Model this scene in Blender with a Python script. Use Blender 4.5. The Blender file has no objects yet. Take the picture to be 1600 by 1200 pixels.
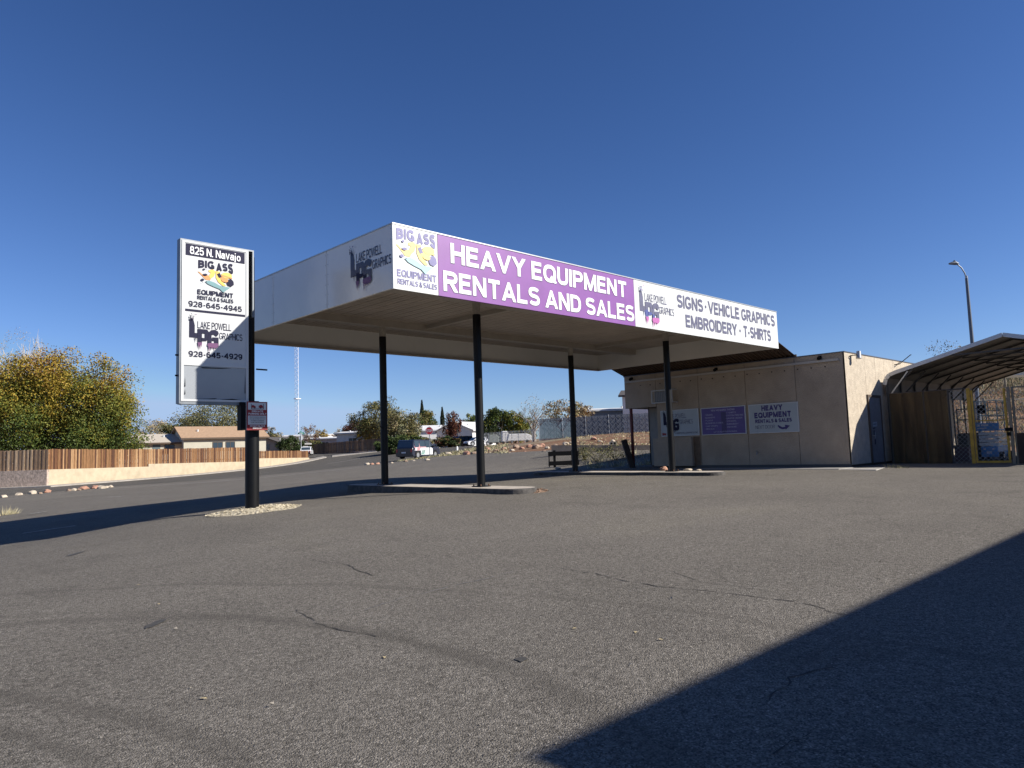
import bpy, bmesh, math, random
import numpy as np
from mathutils import Vector, Matrix, noise
from mathutils.geometry import delaunay_2d_cdt
R = math.radians
SC = bpy.context.scene
COL = SC.collection

# ---------------------------------------------------------------- camera
FPX = 1132.12
CR = np.array([0.71678, -0.69659, -0.03226]); CF = np.array([0.69403, 0.71442, 0.08898])
PITCH, ROLL, YAW = 0.0891, -0.0324, 0.7710
F_ = Vector((math.sin(YAW)*math.cos(PITCH), math.cos(YAW)*math.cos(PITCH), math.sin(PITCH)))
R0 = Vector((math.cos(YAW), -math.sin(YAW), 0)); U0 = R0.cross(F_)
R_ = R0*math.cos(ROLL) + U0*math.sin(ROLL); U_ = -R0*math.sin(ROLL) + U0*math.cos(ROLL)
cam = bpy.data.objects.new('camera', bpy.data.cameras.new('camera')); COL.objects.link(cam)
cam.data.sensor_width = 36; cam.data.lens = FPX/1600*36
cam.data.clip_start = 0.05; cam.data.clip_end = 9000
M = Matrix.Identity(4)
for i in range(3):
    M[i][0] = R_[i]; M[i][1] = U_[i]; M[i][2] = -F_[i]
cam.matrix_world = M
SC.camera = cam

# ---------------------------------------------------------------- sky and sun
SUN = Vector((0.9, -1.358, 1.0)).normalized()
SUN_EL = math.asin(SUN.z); SUN_AZ = math.atan2(SUN.x, SUN.y)
world = bpy.data.worlds.new('World'); SC.world = world; world.use_nodes = True
nt = world.node_tree; nt.nodes.clear()
sky = nt.nodes.new('ShaderNodeTexSky'); sky.sky_type = 'NISHITA'; sky.sun_disc = False
sky.sun_elevation = SUN_EL; sky.sun_rotation = SUN_AZ
sky.altitude = 1300; sky.air_density = 1.0; sky.dust_density = 0.1; sky.ozone_density = 1.0
bg = nt.nodes.new('ShaderNodeBackground'); bg.inputs['Strength'].default_value = 0.05
wo = nt.nodes.new('ShaderNodeOutputWorld')
# the camera's colour response to a clear sky, channel by channel
sep_ = nt.nodes.new('ShaderNodeSeparateColor'); cmb_ = nt.nodes.new('ShaderNodeCombineColor')
nt.links.new(sky.outputs[0], sep_.inputs[0])
for i_, (gam_, gain_) in enumerate(((1.33, .585), (1.20, .82), (1.14, 1.285))):
    pw_ = nt.nodes.new('ShaderNodeMath'); pw_.operation = 'POWER'; pw_.inputs[1].default_value = gam_
    ml_ = nt.nodes.new('ShaderNodeMath'); ml_.operation = 'MULTIPLY'; ml_.inputs[1].default_value = gain_
    nt.links.new(sep_.outputs[i_], pw_.inputs[0]); mn_ = nt.nodes.new('ShaderNodeMath'); mn_.operation = 'MINIMUM'; mn_.inputs[1].default_value = (5.6, 7.8, 11.5)[i_]
    nt.links.new(pw_.outputs[0], ml_.inputs[0]); nt.links.new(ml_.outputs[0], mn_.inputs[0]); nt.links.new(mn_.outputs[0], cmb_.inputs[i_])
nt.links.new(cmb_.outputs[0], bg.inputs['Color']); nt.links.new(bg.outputs[0], wo.inputs['Surface'])
sl = bpy.data.lights.new('sun', 'SUN'); sl.energy = 5.0; sl.angle = R(0.55); sl.color = (1.0, 0.945, 0.86)
so = bpy.data.objects.new('sun', sl); COL.objects.link(so)
so.rotation_euler = SUN.to_track_quat('Z', 'Y').to_euler(); so.location = (20, -30, 40)
SC.view_settings.view_transform = 'Standard'; SC.view_settings.look = 'None'
SC.view_settings.exposure = 0.53; SC.view_settings.gamma = 1.0; SC.view_settings.use_curve_mapping = False

# ---------------------------------------------------------------- street frame: d metres ahead, l metres to the right of the eye
FX, FY = math.sin(YAW), math.cos(YAW); RX, RY = math.cos(YAW), -math.sin(YAW)
def W(d, l): return (d*FX + l*RX, d*FY + l*RY)
def hy(px): return 727.5 - 0.0314*px
def WP(px, d): return W(d, (px-800)/1132*d)
def ZP(px, py, d): return (hy(px)-py)/1132*d

# ---------------------------------------------------------------- terrain height
ctl = [(0,0,-1.35),(6,3,-1.29),(12,4,-1.2),(8,9,-1.12),(-6,4,-1.5),(-10,-10,-1.6),(10,-12,-1.3),(30,-6,-1.2),(24,4,-1.08),
 (8.92,16.6,-1.105),(7.35,16.68,-1.165),(5.13,16.9,-1.33),(3.5,17.2,-1.555),(15.1,26.0,-1.127),(11.6,26.3,-1.357),
 (6.42,26.64,-1.603),(4.25,26.84,-1.748),(27.6,25.8,-0.983),(9.3,16.0,-1.109),(10.05,14.9,-1.062),(10.67,13.98,-1.013),
 (6.59,14.55,-1.12),(6.0,15.4,-1.19),(5.56,16.1,-1.242),(5.1,16.8,-1.31),(11,12.5,-1.0),(19,12,-1.0),(17,16,-1.0),
 (24,9.3,-0.985),(24,13,-0.985),(24.3,18,-0.96),(28,6,-1.0),(32,7,-1.0),(38,8,-0.95),(30,14,-0.95),(0,16,-1.75)]
for (px,py,d) in [(0,777,45.7),(180,761,53.4),(381,746.4,58.6),(480,737.4,63),(562,728.7,66),(76,760.4,62),(380,734.5,88),
    (480,719.5,105),(-40,762,68),(650,718,71),(720,702,130),(595,706,112),(511,721,100),(625,722,66),(740,700,90),
    (800,712,47),(900,709,41),(1000,706,40),(840,690,65),(975,677,65),(1080,676,65),(990,690,52),(488,710,138),(800,694,92)]:
    x, y = WP(px, d); ctl.append((x, y, ZP(px, py, d)))
for (d,l,z) in [(45,24,-.7),(60,34,.2),(80,20,1.6),(90,-70,-1.2),(120,-60,0),(160,-40,1.2),(160,0,1.3),(160,50,3),(300,-200,2),
                (300,0,3),(300,200,4),(-80,0,-2.5),(-60,-80,-3),(0,-90,-3.2),(0,90,-.5),(-60,80,-1),(40,-60,-2.4),(400,-60,3)]:
    x, y = W(d, l); ctl.append((x, y, z))
ctl = np.array(ctl, float)
def _phi(r2): return np.where(r2 > 1e-9, 0.5*r2*np.log(np.maximum(r2, 1e-9)), 0.0)
def _solve():
    S = 10.0; P = ctl[:, :2]/S; n = len(P)
    K = _phi(((P[:, None]-P[None])**2).sum(-1)) + np.eye(n)*2e-3
    A = np.zeros((n+3, n+3)); A[:n, :n] = K; A[:n, n] = 1; A[:n, n+1:] = P; A[n, :n] = 1; A[n+1:, :n] = P.T
    return P, np.linalg.solve(A, np.r_[ctl[:, 2], 0, 0, 0])
_P, _K = _solve()
def sst(a, b, x):
    t = np.clip((x-a)/(b-a), 0, 1); return t*t*(3-2*t)
def Hs(XY):
    XY = np.atleast_2d(np.asarray(XY, float)); r = np.hypot(XY[:, 0], XY[:, 1]); k = np.minimum(1, 330/np.maximum(r, 1e-6))
    q = XY*k[:, None]/10.0; n = len(_P); out = np.empty(len(q))
    for s in range(0, len(q), 4000):
        b = q[s:s+4000]
        out[s:s+4000] = _phi(((b[:, None]-_P[None])**2).sum(-1)) @ _K[:n] + _K[n] + b @ _K[n+1:]
    d = XY[:, 0]*FX + XY[:, 1]*FY; l = XY[:, 0]*RX + XY[:, 1]*RY
    out += 4.3*sst(44, 60, d)*sst(22, 32, l)*(1-sst(120, 200, d))
    return out
def H(x, y): return float(Hs([(x, y)])[0])
def gp(px, py):
    """the point of the ground seen at a pixel of the 1600 x 1200 photograph"""
    v = F_ + R_*((px-800)/FPX) + U_*((600-py)/FPX)
    lo = 1.5
    t = lo
    while t < 400:
        p = v*t
        if p.z < H(p.x, p.y): break
        lo = t; t *= 1.04
    hi = t
    for _ in range(20):
        m = (lo+hi)/2; p = v*m
        if p.z < H(p.x, p.y): hi = m
        else: lo = m
    p = v*hi
    return Vector((p.x, p.y, H(p.x, p.y)))

# ---------------------------------------------------------------- materials
MATS = {}
def mat(name, col, rough=0.7, var=0.0, scale=3.0, col2=None, bump=0.0, bscale=40.0, metal=0.0, spec=0.5, det=4.0, stretch=None):
    if name in MATS: return MATS[name]
    m = bpy.data.materials.new(name); m.use_nodes = True; MATS[name] = m
    t = m.node_tree; b = t.nodes['Principled BSDF']
    b.inputs['Roughness'].default_value = rough; b.inputs['Metallic'].default_value = metal
    b.inputs['Specular IOR Level'].default_value = spec
    b.inputs['Base Color'].default_value = (*col, 1)
    if var > 0 or col2 or bump > 0:
        g = t.nodes.new('ShaderNodeNewGeometry'); mp = t.nodes.new('ShaderNodeMapping')
        t.links.new(g.outputs['Position'], mp.inputs['Vector'])
        if stretch: mp.inputs['Scale'].default_value = stretch
    if var > 0 or col2:
        n = t.nodes.new('ShaderNodeTexNoise'); n.inputs['Scale'].default_value = scale; n.inputs['Detail'].default_value = det
        n.inputs['Roughness'].default_value = 0.65
        t.links.new(mp.outputs[0], n.inputs['Vector'])
        cr = t.nodes.new('ShaderNodeValToRGB'); cr.color_ramp.elements[0].position = 0.3; cr.color_ramp.elements[1].position = 0.7
        c2 = col2 if col2 else tuple(min(1, c*(1+var)) for c in col)
        c1 = col if col2 else tuple(c*(1-var) for c in col)
        cr.color_ramp.elements[0].color = (*c1, 1); cr.color_ramp.elements[1].color = (*c2, 1)
        t.links.new(n.outputs['Fac'], cr.inputs[0]); t.links.new(cr.outputs[0], b.inputs['Base Color'])
    if bump > 0:
        n2 = t.nodes.new('ShaderNodeTexNoise'); n2.inputs['Scale'].default_value = bscale; n2.inputs['Detail'].default_value = 3
        t.links.new(mp.outputs[0], n2.inputs['Vector'])
        bp = t.nodes.new('ShaderNodeBump'); bp.inputs['Strength'].default_value = bump; bp.inputs['Distance'].default_value = 0.02
        t.links.new(n2.outputs['Fac'], bp.inputs['Height']); t.links.new(bp.outputs[0], b.inputs['Normal'])
    return m
class NB:
    """small node-graph writer"""
    def __init__(s, m): s.t = m.node_tree; s.b = s.t.nodes['Principled BSDF']
    def n(s, typ, **kw):
        nd = s.t.nodes.new(typ)
        for k, v in kw.items(): setattr(nd, k, v)
        return nd
    def l(s, a, b): s.t.links.new(a, b)
    def math(s, op, a, b=None, c=None, clamp=False):
        nd = s.t.nodes.new('ShaderNodeMath'); nd.operation = op; nd.use_clamp = clamp
        for i, v in enumerate((a, b, c)):
            if v is None: continue
            if isinstance(v, (int, float)): nd.inputs[i].default_value = v
            else: s.l(v, nd.inputs[i])
        return nd.outputs[0]
    def noise(s, vec, scale, det=4, rough=.6, dist=0):
        nd = s.n('ShaderNodeTexNoise'); nd.inputs['Scale'].default_value = scale; nd.inputs['Detail'].default_value = det
        nd.inputs['Roughness'].default_value = rough; nd.inputs['Distortion'].default_value = dist; s.l(vec, nd.inputs['Vector']); return nd.outputs['Fac']
    def ramp(s, fac, stops):
        nd = s.n('ShaderNodeValToRGB'); e = nd.color_ramp.elements
        while len(e) < len(stops): e.new(0.5)
        for i, (p, c) in enumerate(stops):
            e[i].position = p; e[i].color = (*c, 1) if len(c) == 3 else c
        s.l(fac, nd.inputs[0]); return nd.outputs[0]
    def mix(s, fac, a, b, mode='MIX'):
        nd = s.n('ShaderNodeMix', data_type='RGBA', blend_type=mode)
        for k, v in ((0, fac), (6, a), (7, b)):
            if isinstance(v, (int, float)): nd.inputs[k].default_value = v
            elif isinstance(v, tuple): nd.inputs[k].default_value = (*v, 1)
            else: s.l(v, nd.inputs[k])
        return nd.outputs[2]

def asphalt(name, base, tint, arcs=(), dark=1.0):
    m = bpy.data.materials.new(name); m.use_nodes = True; q = NB(m); b = q.b
    g = q.n('ShaderNodeNewGeometry'); P = g.outputs['Position']
    big = q.noise(P, 0.22, 5, .62, .4); mid = q.noise(P, 1.7, 5, .6); fine = q.noise(P, 26, 3, .7)
    vo = q.n('ShaderNodeTexVoronoi'); vo.inputs['Scale'].default_value = 120; q.l(P, vo.inputs['Vector'])
    c = q.ramp(big, [(0.3, tuple(x*.84 for x in base)), (0.55, base), (0.75, tuple(x*1.14*y for x, y in zip(base, tint)))])
    c = q.mix(q.ramp(mid, [(.35, (0, 0, 0)), (.7, (.35, .35, .35))]), c, tuple(x*.78 for x in base))
    st = q.math('SUBTRACT', vo.outputs['Color'], .5)
    sep = q.n('ShaderNodeSeparateColor'); q.l(vo.outputs['Color'], sep.inputs[0])
    agg = q.math('MULTIPLY_ADD', sep.outputs[0], .95, .48)
    agg2 = q.math('MULTIPLY_ADD', q.math('POWER', sep.outputs[1], 14), 1.0, agg)
    agg3 = q.math('MULTIPLY', agg2, q.math('MULTIPLY_ADD', fine, 1.5, .25))
    vm = q.n('ShaderNodeVectorMath', operation='SCALE'); q.l(c, vm.inputs[0]); q.l(agg3, vm.inputs['Scale'])
    c = vm.outputs[0]
    # oil drips, dust drifts and darker re-sealed areas with their own outlines
    bl_ = q.ramp(q.noise(P, .75, 6, .55, 1.2), [(.60, (0, 0, 0)), (.66, (.55, .55, .55)), (.8, (.7, .7, .7))]); c = q.mix(q.math('MULTIPLY', bl_, .42), c, tuple(x*.52 for x in base))
    ds_ = q.ramp(q.noise(P, .42, 5, .7, .8), [(.62, (0, 0, 0)), (.75, (1, 1, 1))]); c = q.mix(q.math('MULTIPLY', ds_, .35), c, (.24, .215, .175))
    vs = q.n('ShaderNodeTexVoronoi'); vs.inputs['Scale'].default_value = 2.6; q.l(P, vs.inputs['Vector'])
    dr_ = q.math('LESS_THAN', q.math('ADD', vs.outputs['Distance'], q.math('MULTIPLY', fine, .05)), .085); s2 = q.n('ShaderNodeSeparateColor'); q.l(vs.outputs['Color'], s2.inputs[0])
    c = q.mix(q.math('MULTIPLY', dr_, q.math('MULTIPLY', q.math('GREATER_THAN', s2.outputs[0], .86), .45)), c, tuple(x*.25 for x in base))
    # worn tyre tracks: rings of darker rubber of their own shape
    sx = q.n('ShaderNodeSeparateXYZ'); q.l(P, sx.inputs[0])
    wob = q.math('MULTIPLY_ADD', q.noise(P, .5, 2), .35, -.17)
    for (cx, cy, r, wd, am) in arcs:
        dx = q.math('SUBTRACT', sx.outputs[0], cx); dy = q.math('SUBTRACT', sx.outputs[1], cy)
        rr = q.math('SQRT', q.math('ADD', q.math('MULTIPLY', dx, dx), q.math('MULTIPLY', dy, dy)))
        e = q.math('ABSOLUTE', q.math('ADD', q.math('SUBTRACT', rr, r), wob))
        f = q.math('SUBTRACT', 1, q.math('DIVIDE', e, wd), clamp=True)
        f = q.math('MULTIPLY', f, q.math('MULTIPLY_ADD', mid, 1.2, -.05, clamp=True))
        f = q.math('MULTIPLY', q.math('MINIMUM', q.math('MULTIPLY', f, 2.2), 1), am)
        c = q.mix(f, c, tuple(x*.5 for x in base))
    q.l(c, b.inputs['Base Color']); b.inputs['Roughness'].default_value = .92; b.inputs['Specular IOR Level'].default_value = .06
    bp = q.n('ShaderNodeBump'); bp.inputs['Strength'].default_value = .8; bp.inputs['Distance'].default_value = .007
    hsum = q.math('ADD', q.math('MULTIPLY', vo.outputs['Distance'], -1.0), q.math('MULTIPLY', fine, .6))
    q.l(hsum, bp.inputs['Height']); q.l(bp.outputs[0], b.inputs['Normal'])
    return m

WHITE = mat('white_paint', (.60, .61, .61), .28, .03, 2.0, spec=.4)
FASC = mat('fascia_white', (.70, .69, .65), .18, .05, .9, spec=.5)
SIGNWHITE = mat('sign_vinyl_white', (.66, .67, .65), .35, .03, 1.5)
PURPLE = mat('purple_vinyl', (.235, .085, .31), .4, .10, 1.3)
PURPLED = mat('dark_purple_vinyl', (.055, .035, .14), .4, .06, 3)
NAVY = mat('navy_print', (.018, .018, .045), .6, spec=.15)
NAVYF = mat('faded_navy_print', (.10, .10, .17), .55, .2, 6)
LAV = mat('faded_lavender_print', (.20, .19, .36), .55, .15, 6)
BLUEP = mat('blue_print', (.06, .08, .26), .5); PLUM = mat('plum_print', (.12, .03, .12), .5); PINKP = mat('pink_print', (.45, .12, .36), .5)
YEL = mat('yellow_print', (.75, .50, .08), .5); ORG = mat('orange_print', (.60, .25, .06), .5); TEAL = mat('teal_print', (.13, .28, .30), .5)
YELF = mat('faded_yellow_print', (.80, .62, .22), .5); TEALF = mat('faded_teal_print', (.35, .55, .58), .5); GREYP = mat('grey_print', (.22, .25, .26), .5)
REDP = mat('red_print', (.26, .015, .02), .5); WHITEP = mat('white_print', (.8, .8, .8), .5)
BLACKP = mat('black_column_paint', (.004, .0045, .0055), .45, .25, 5, spec=.28)
BLACKM = mat('black_metal', (.008, .008, .009), .6, spec=.12)
DECK = mat('soffit_deck', (.40, .34, .28), .5, .14, .8, spec=.35)
STUBM = mat('bare_column_cap', (.36, .33, .28), .6, .15, 9)
STUC = mat('stucco_panel', (.245, .20, .155), .92, .16, 1.1, bump=.9, bscale=28, spec=.2)
STUCL = mat('stucco_panel_pale', (.50, .405, .285), .92, .13, 4, bump=.9, bscale=30, spec=.2)
TRIM = mat('galvanised_trim', (.42, .43, .43), .4, .1, 6, metal=.5)
CONC = mat('concrete', (.36, .33, .29), .9, .2, 2.5, bump=.4, bscale=30, spec=.2)
ISLT = mat('island_top', (.56, .49, .41), .9, .3, 3, col2=(.38, .34, .29), bump=.5, bscale=20)
ISLE = mat('island_edge_shaded', (.12, .11, .10), .9, .3, 7, col2=(.04, .037, .035), bump=.6, bscale=18)  # concrete curb sides coloured near black, shade put into the colour
CURB = mat('painted_curb', (.46, .43, .38), .85, .3, 6, col2=(.30, .28, .25), bump=.5, bscale=25)
BLUEDOOR = mat('blue_grey_door_paint', (.20, .205, .215), .55, .2, 2.5)
RUST = mat('red_steel_post', (.14, .025, .02), .6, .3, 5)
BROWNM = mat('brown_corrugated_metal', (.10, .065, .045), .5, .3, 3, metal=.2)
GALV = mat('galvanised_steel', (.40, .41, .42), .42, .15, 2, metal=.55)
PORT = mat('carport_underside_sheet', (.20, .175, .15), .55, .2, 1.5)
DARKST = mat('dark_frame_tube', (.06, .055, .05), .55, .2, 4)
YPOST = mat('yellow_gate_paint', (.50, .30, .035), .6, .3, 5)
LBLUE = mat('lift_blue_paint', (.10, .34, .70), .45, .1, 4)
RUB = mat('rubber', (.02, .02, .02), .85)
WOODD = mat('dark_wood', (.045, .032, .024), .85, .35, 4)
def sand(c, **k): return c

# ---------------------------------------------------------------- mesh builder
def smooth(me):
    me.polygons.foreach_set('use_smooth', [True]*len(me.polygons))
class MB:
    def __init__(s): s.v = []; s.f = []; s.m = []; s.sm = []
    def quad(s, a, b, c, d, mi=0):
        n = len(s.v); s.v += [tuple(a), tuple(b), tuple(c), tuple(d)]; s.f.append((n, n+1, n+2, n+3)); s.m.append(mi)
    def tri(s, a, b, c, mi=0):
        n = len(s.v); s.v += [tuple(a), tuple(b), tuple(c)]; s.f.append((n, n+1, n+2)); s.m.append(mi)
    def poly(s, pts, mi=0):
        n = len(s.v); s.v += [tuple(p) for p in pts]; s.f.append(tuple(range(n, n+len(pts)))); s.m.append(mi)
    def hexa(s, p, mi=0):
        n = len(s.v); s.v += [tuple(q) for q in p]
        for f in ((0, 3, 2, 1), (4, 5, 6, 7), (0, 1, 5, 4), (1, 2, 6, 5), (2, 3, 7, 6), (3, 0, 4, 7)):
            s.f.append(tuple(n+i for i in f)); s.m.append(mi)
    def box(s, x0, x1, y0, y1, z0, z1, mi=0):
        s.hexa([(x0, y0, z0), (x1, y0, z0), (x1, y1, z0), (x0, y1, z0), (x0, y0, z1), (x1, y0, z1), (x1, y1, z1), (x0, y1, z1)], mi)
    def bar(s, a, b, w, h=None, mi=0, up=(0, 0, 1)):
        a = Vector(a); b = Vector(b); h = h or w; d = (b-a).normalized(); u = Vector(up)
        if abs(d.dot(u)) > .98: u = Vector((1, 0, 0))
        r = d.cross(u).normalized()*w/2; t = r.cross(d).normalized()*h/2
        s.hexa([a-r-t, a+r-t, a+r+t, a-r+t, b-r-t, b+r-t, b+r+t, b-r+t], mi)
    def tube(s, pts, rad, seg=10, mi=0, caps=True):
        pts = [Vector(p) for p in pts]; n0 = len(s.v)
        rad = rad if isinstance(rad, (list, tuple)) else [rad]*len(pts); ref = None
        for i, p in enumerate(pts):
            d = (pts[min(i+1, len(pts)-1)]-pts[max(i-1, 0)]).normalized()
            if ref is None: ref = Vector((1, 0, 0)) if abs(d.x) < .8 else Vector((0, 1, 0))
            u = (ref - d*ref.dot(d)).normalized(); w = d.cross(u); ref = u
            for k in range(seg):
                a = 2*math.pi*k/seg; s.v.append(tuple(p + (u*math.cos(a)+w*math.sin(a))*rad[i]))
        for i in range(len(pts)-1):
            for k in range(seg):
                a = n0+i*seg+k; b = n0+i*seg+(k+1) % seg
                s.f.append((a, b, b+seg, a+seg)); s.m.append(mi)
        if caps:
            s.f.append(tuple(n0+k for k in range(seg))[::-1]); s.m.append(mi)
            e = n0+(len(pts)-1)*seg; s.f.append(tuple(e+k for k in range(seg))); s.m.append(mi)
    def prism(s, pts, vec, mi=0):
        n = len(s.v); k = len(pts); v = Vector(vec)
        s.v += [tuple(p) for p in pts] + [tuple(Vector(p)+v) for p in pts]
        s.f.append(tuple(range(n, n+k))[::-1]); s.m.append(mi); s.f.append(tuple(range(n+k, n+2*k))); s.m.append(mi)
        for i in range(k):
            j = (i+1) % k; s.f.append((n+i, n+j, n+k+j, n+k+i)); s.m.append(mi)
    def build(s, name, mats, parent=None, sm=False, fix=True):
        me = bpy.data.meshes.new(name); me.from_pydata(s.v, [], s.f)
        if not isinstance(mats, (list, tuple)): mats = [mats]
        for m in mats: me.materials.append(m)
        if any(s.m): me.polygons.foreach_set('material_index', s.m)
        if fix:
            bm = bmesh.new(); bm.from_mesh(me); bmesh.ops.recalc_face_normals(bm, faces=bm.faces); bm.to_mesh(me); bm.free()
        if sm: smooth(me)
        me.update()
        o = bpy.data.objects.new(name, me); COL.objects.link(o)
        if parent: o.parent = parent
        return o
def bevel(o, w=.01, seg=1):
    md = o.modifiers.new('bevel', 'BEVEL'); md.width = w; md.segments = seg; md.limit_method = 'ANGLE'; return o
def smang(o, a=40):
    me = o.data; me.polygons.foreach_set('use_smooth', [True]*len(me.polygons))
    try: me.set_sharp_from_angle(angle=R(a))
    except Exception: pass
    return o
def tag(o, label=None, cat=None, group=None, kind=None):
    if label: o['label'] = label
    if cat: o['category'] = cat
    if group: o['group'] = group
    if kind: o['kind'] = kind
    return o
def thing(name, label, cat, loc=(0, 0, 0), rz=0, group=None):
    o = bpy.data.objects.new(name, None); COL.objects.link(o); o.location = loc; o.rotation_euler = (0, 0, rz); o.empty_display_size = .2
    return tag(o, label, cat, group)
def dup(o, parent=None, loc=None):
    c = o.copy(); COL.objects.link(c)
    if parent is not None: c.parent = parent
    if loc is not None: c.location = loc
    for ch in list(o.children): dup(ch, c)
    return c
def noisy(o, amp, sc, seed=0):
    for v in o.data.vertices:
        n = noise.noise_vector(v.co*sc + Vector((seed*7.1, seed*3.3, seed)))
        v.co += n*amp
    return o

# ---------------------------------------------------------------- flat print: lettering and graphics on a plane (origin, u across, v up, n outward)
class Plane:
    def __init__(s, o, u, v=(0, 0, 1)):
        s.o = Vector(o); s.u = Vector(u); s.v = Vector(v); s.n = s.u.cross(s.v)
    def p(s, x, y, k=1): return s.o + s.u*x + s.v*y + s.n*(.0025*k)
def _se(cx, cy, rx, ry, a0, a1, n=12, p=2.5):
    o = []
    for i in range(n+1):
        a = R(a0+(a1-a0)*i/n); c, s_ = math.cos(a), math.sin(a)
        o.append((cx+rx*math.copysign(abs(c)**(2/p), c), cy+ry*math.copysign(abs(s_)**(2/p), s_)))
    return o
# block letters: width of the pen path, then pen strokes in a unit box; True closes the stroke
_GL = {
 'A': (.62, [[(-.04, -.2), (.5, 1.06), (1.04, -.2)], [(.2, .24), (.8, .24)]]), 'B': (.5, [[(0, -.2), (0, 1.2)], [(0, 1)]+_se(.55, .76, .38, .24, 90, -90, 8)+[(0, .52)], [(.5, .52)]+_se(.55, .26, .45, .26, 90, -90, 8)+[(0, 0)]]),
 'C': (.56, [_se(.5, .5, .5, .5, 38, 322, 18)]), 'D': (.54, [[(0, -.2), (0, 1.2)], [(0, 1)]+_se(.4, .5, .6, .5, 90, -90, 12)+[(0, 0)]]),
 'E': (.46, [[(0, -.2), (0, 1.2)], [(0, 1), (1.1, 1)], [(0, .52), (1, .52)], [(0, 0), (1.15, 0)]]), 'F': (.44, [[(0, -.2), (0, 1.2)], [(0, 1), (1.15, 1)], [(0, .5), (.95, .5)]]),
 'G': (.60, [_se(.5, .5, .5, .5, 38, 335, 18), [(.55, .42), (1.0, .42)], [(.98, .48), (.98, .06)]]), 'H': (.52, [[(0, -.2), (0, 1.2)], [(1, -.2), (1, 1.2)], [(0, .52), (1, .52)]]),
 'I': (.0, [[(0, -.2), (0, 1.2)]]), 'J': (.42, [[(1, 1.2), (1, .35)]+_se(.5, .3, .5, .3, 0, -170, 8)]), 'K': (.56, [[(0, -.2), (0, 1.2)], [(0, .32), (1.0, 1.2)], [(.35, .62), (1.08, -.2)]]),
 'L': (.44, [[(0, -.2), (0, 1.2)], [(0, 0), (1.15, 0)]]), 'M': (.68, [[(0, -.2), (0, 1.2)], [(1, -.2), (1, 1.2)], [(.0, 1.14), (.5, -.06), (1, 1.14)]]),
 'N': (.54, [[(0, -.2), (0, 1.2)], [(1, -.2), (1, 1.2)], [(0, 1.1), (1, -.1)]]), 'O': (.62, [_se(.5, .5, .5, .5, 0, 360, 24)[:-1]+[True]]), 'P': (.50, [[(0, -.2), (0, 1.2)], [(0, 1)]+_se(.55, .73, .45, .27, 90, -90, 8)+[(0, .46)]]),
 'Q': (.62, [_se(.5, .5, .5, .5, 0, 360, 24)[:-1]+[True], [(.6, .3), (1.1, -.14)]]), 'R': (.52, [[(0, -.2), (0, 1.2)], [(0, 1)]+_se(.55, .74, .45, .26, 90, -90, 8)+[(0, .48)], [(.5, .48), (1.08, -.2)]]),
 'S': (.50, [_se(.5, .76, .5, .24, 25, 250, 12)+[(.62, .50)]+_se(.5, .25, .5, .25, 70, -155, 12)]), 'T': (.54, [[(-.08, 1), (1.08, 1)], [(.5, 1), (.5, -.2)]]), 'U': (.52, [[(0, 1.2), (0, .4)]+_se(.5, .38, .5, .38, 180, 360, 12)+[(1, 1.2)]]),
 'V': (.60, [[(-.06, 1.2), (.5, -.06), (1.06, 1.2)]]), 'W': (.92, [[(-.04, 1.2), (.25, -.04), (.5, 1.02), (.75, -.04), (1.04, 1.2)]]), 'X': (.56, [[(-.08, 1.2), (1.08, -.2)], [(1.08, 1.2), (-.08, -.2)]]), 'Y': (.58, [[(-.06, 1.2), (.5, .45), (1.06, 1.2)], [(.5, .5), (.5, -.2)]]), 'Z': (.5, [[(0, 1), (1, 1), (0, 0), (1, 0)]]),
 '0': (.44, [_se(.5, .5, .5, .5, 0, 360, 20)[:-1]+[True]]), '1': (.25, [[(1, -.2), (1, 1.2)], [(1, 1), (-.1, .7)]]), '2': (.44, [_se(.5, .7, .5, .3, 165, -40, 12)+[(0, 0), (1.1, 0)]]), '4': (.48, [[(.78, -.2), (.78, 1.2)], [(.78, 1.05), (-.06, .28), (1.15, .28)]]),
 '5': (.44, [[(1, 1), (.12, 1), (.04, .52)]+_se(.48, .31, .52, .31, 110, -160, 14)]), '6': (.44, [_se(.5, .3, .5, .3, 0, 360, 16)[:-1]+[True], _se(.5, .5, .5, .5, 45, 190, 10)]), '8': (.44, [_se(.5, .77, .42, .23, 0, 360, 14)[:-1]+[True], _se(.5, .27, .5, .27, 0, 360, 14)[:-1]+[True]]),
 '9': (.44, [_se(.5, .7, .5, .3, 0, 360, 16)[:-1]+[True], _se(.5, .5, .5, .5, 10, -135, 10)]), '7': (.44, [[(0, 1), (1, 1), (.3, -.2)]]), '3': (.44, [_se(.5, .76, .5, .24, 150, -90, 10)+[(.35, .52)], _se(.5, .26, .5, .26, 90, -150, 10)]),
 '-': (.22, [[(0, .4), (1, .4)]]), '.': (0, [[(0, -.25), (0, .06)]]), '!': (0, [[(0, .25), (0, 1.2)], [(0, -.25), (0, .06)]]), "'": (0, [[(0, .75), (0, 1.2)]]), '*': (0, [[(0, .38), (0, .58)]]),
 '&': (.56, [[(1.05, -.2), (.25, .70)]+_se(.45, .80, .25, .2, 180, -20, 8)+[(.1, .35)]+_se(.42, .24, .42, .24, 160, 330, 8)+[(1.0, .5)]]),
 'a': (.44, [_se(.42, .20, .42, .20, 0, 360, 14)[:-1]+[True], [(.05, .55)]+_se(.5, .48, .5, .20, 120, 0, 6)+[(1, -.2)]]), 'v': (.42, [[(-.06, .84), (.5, -.04), (1.06, .84)]]), 'j': (.10, [[(1, .72), (1, -.2), (0, -.34)], [(1, .92), (1, 1.1)]]), 'o': (.42, [_se(.5, .33, .5, .33, 0, 360, 16)[:-1]+[True]])}
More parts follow.
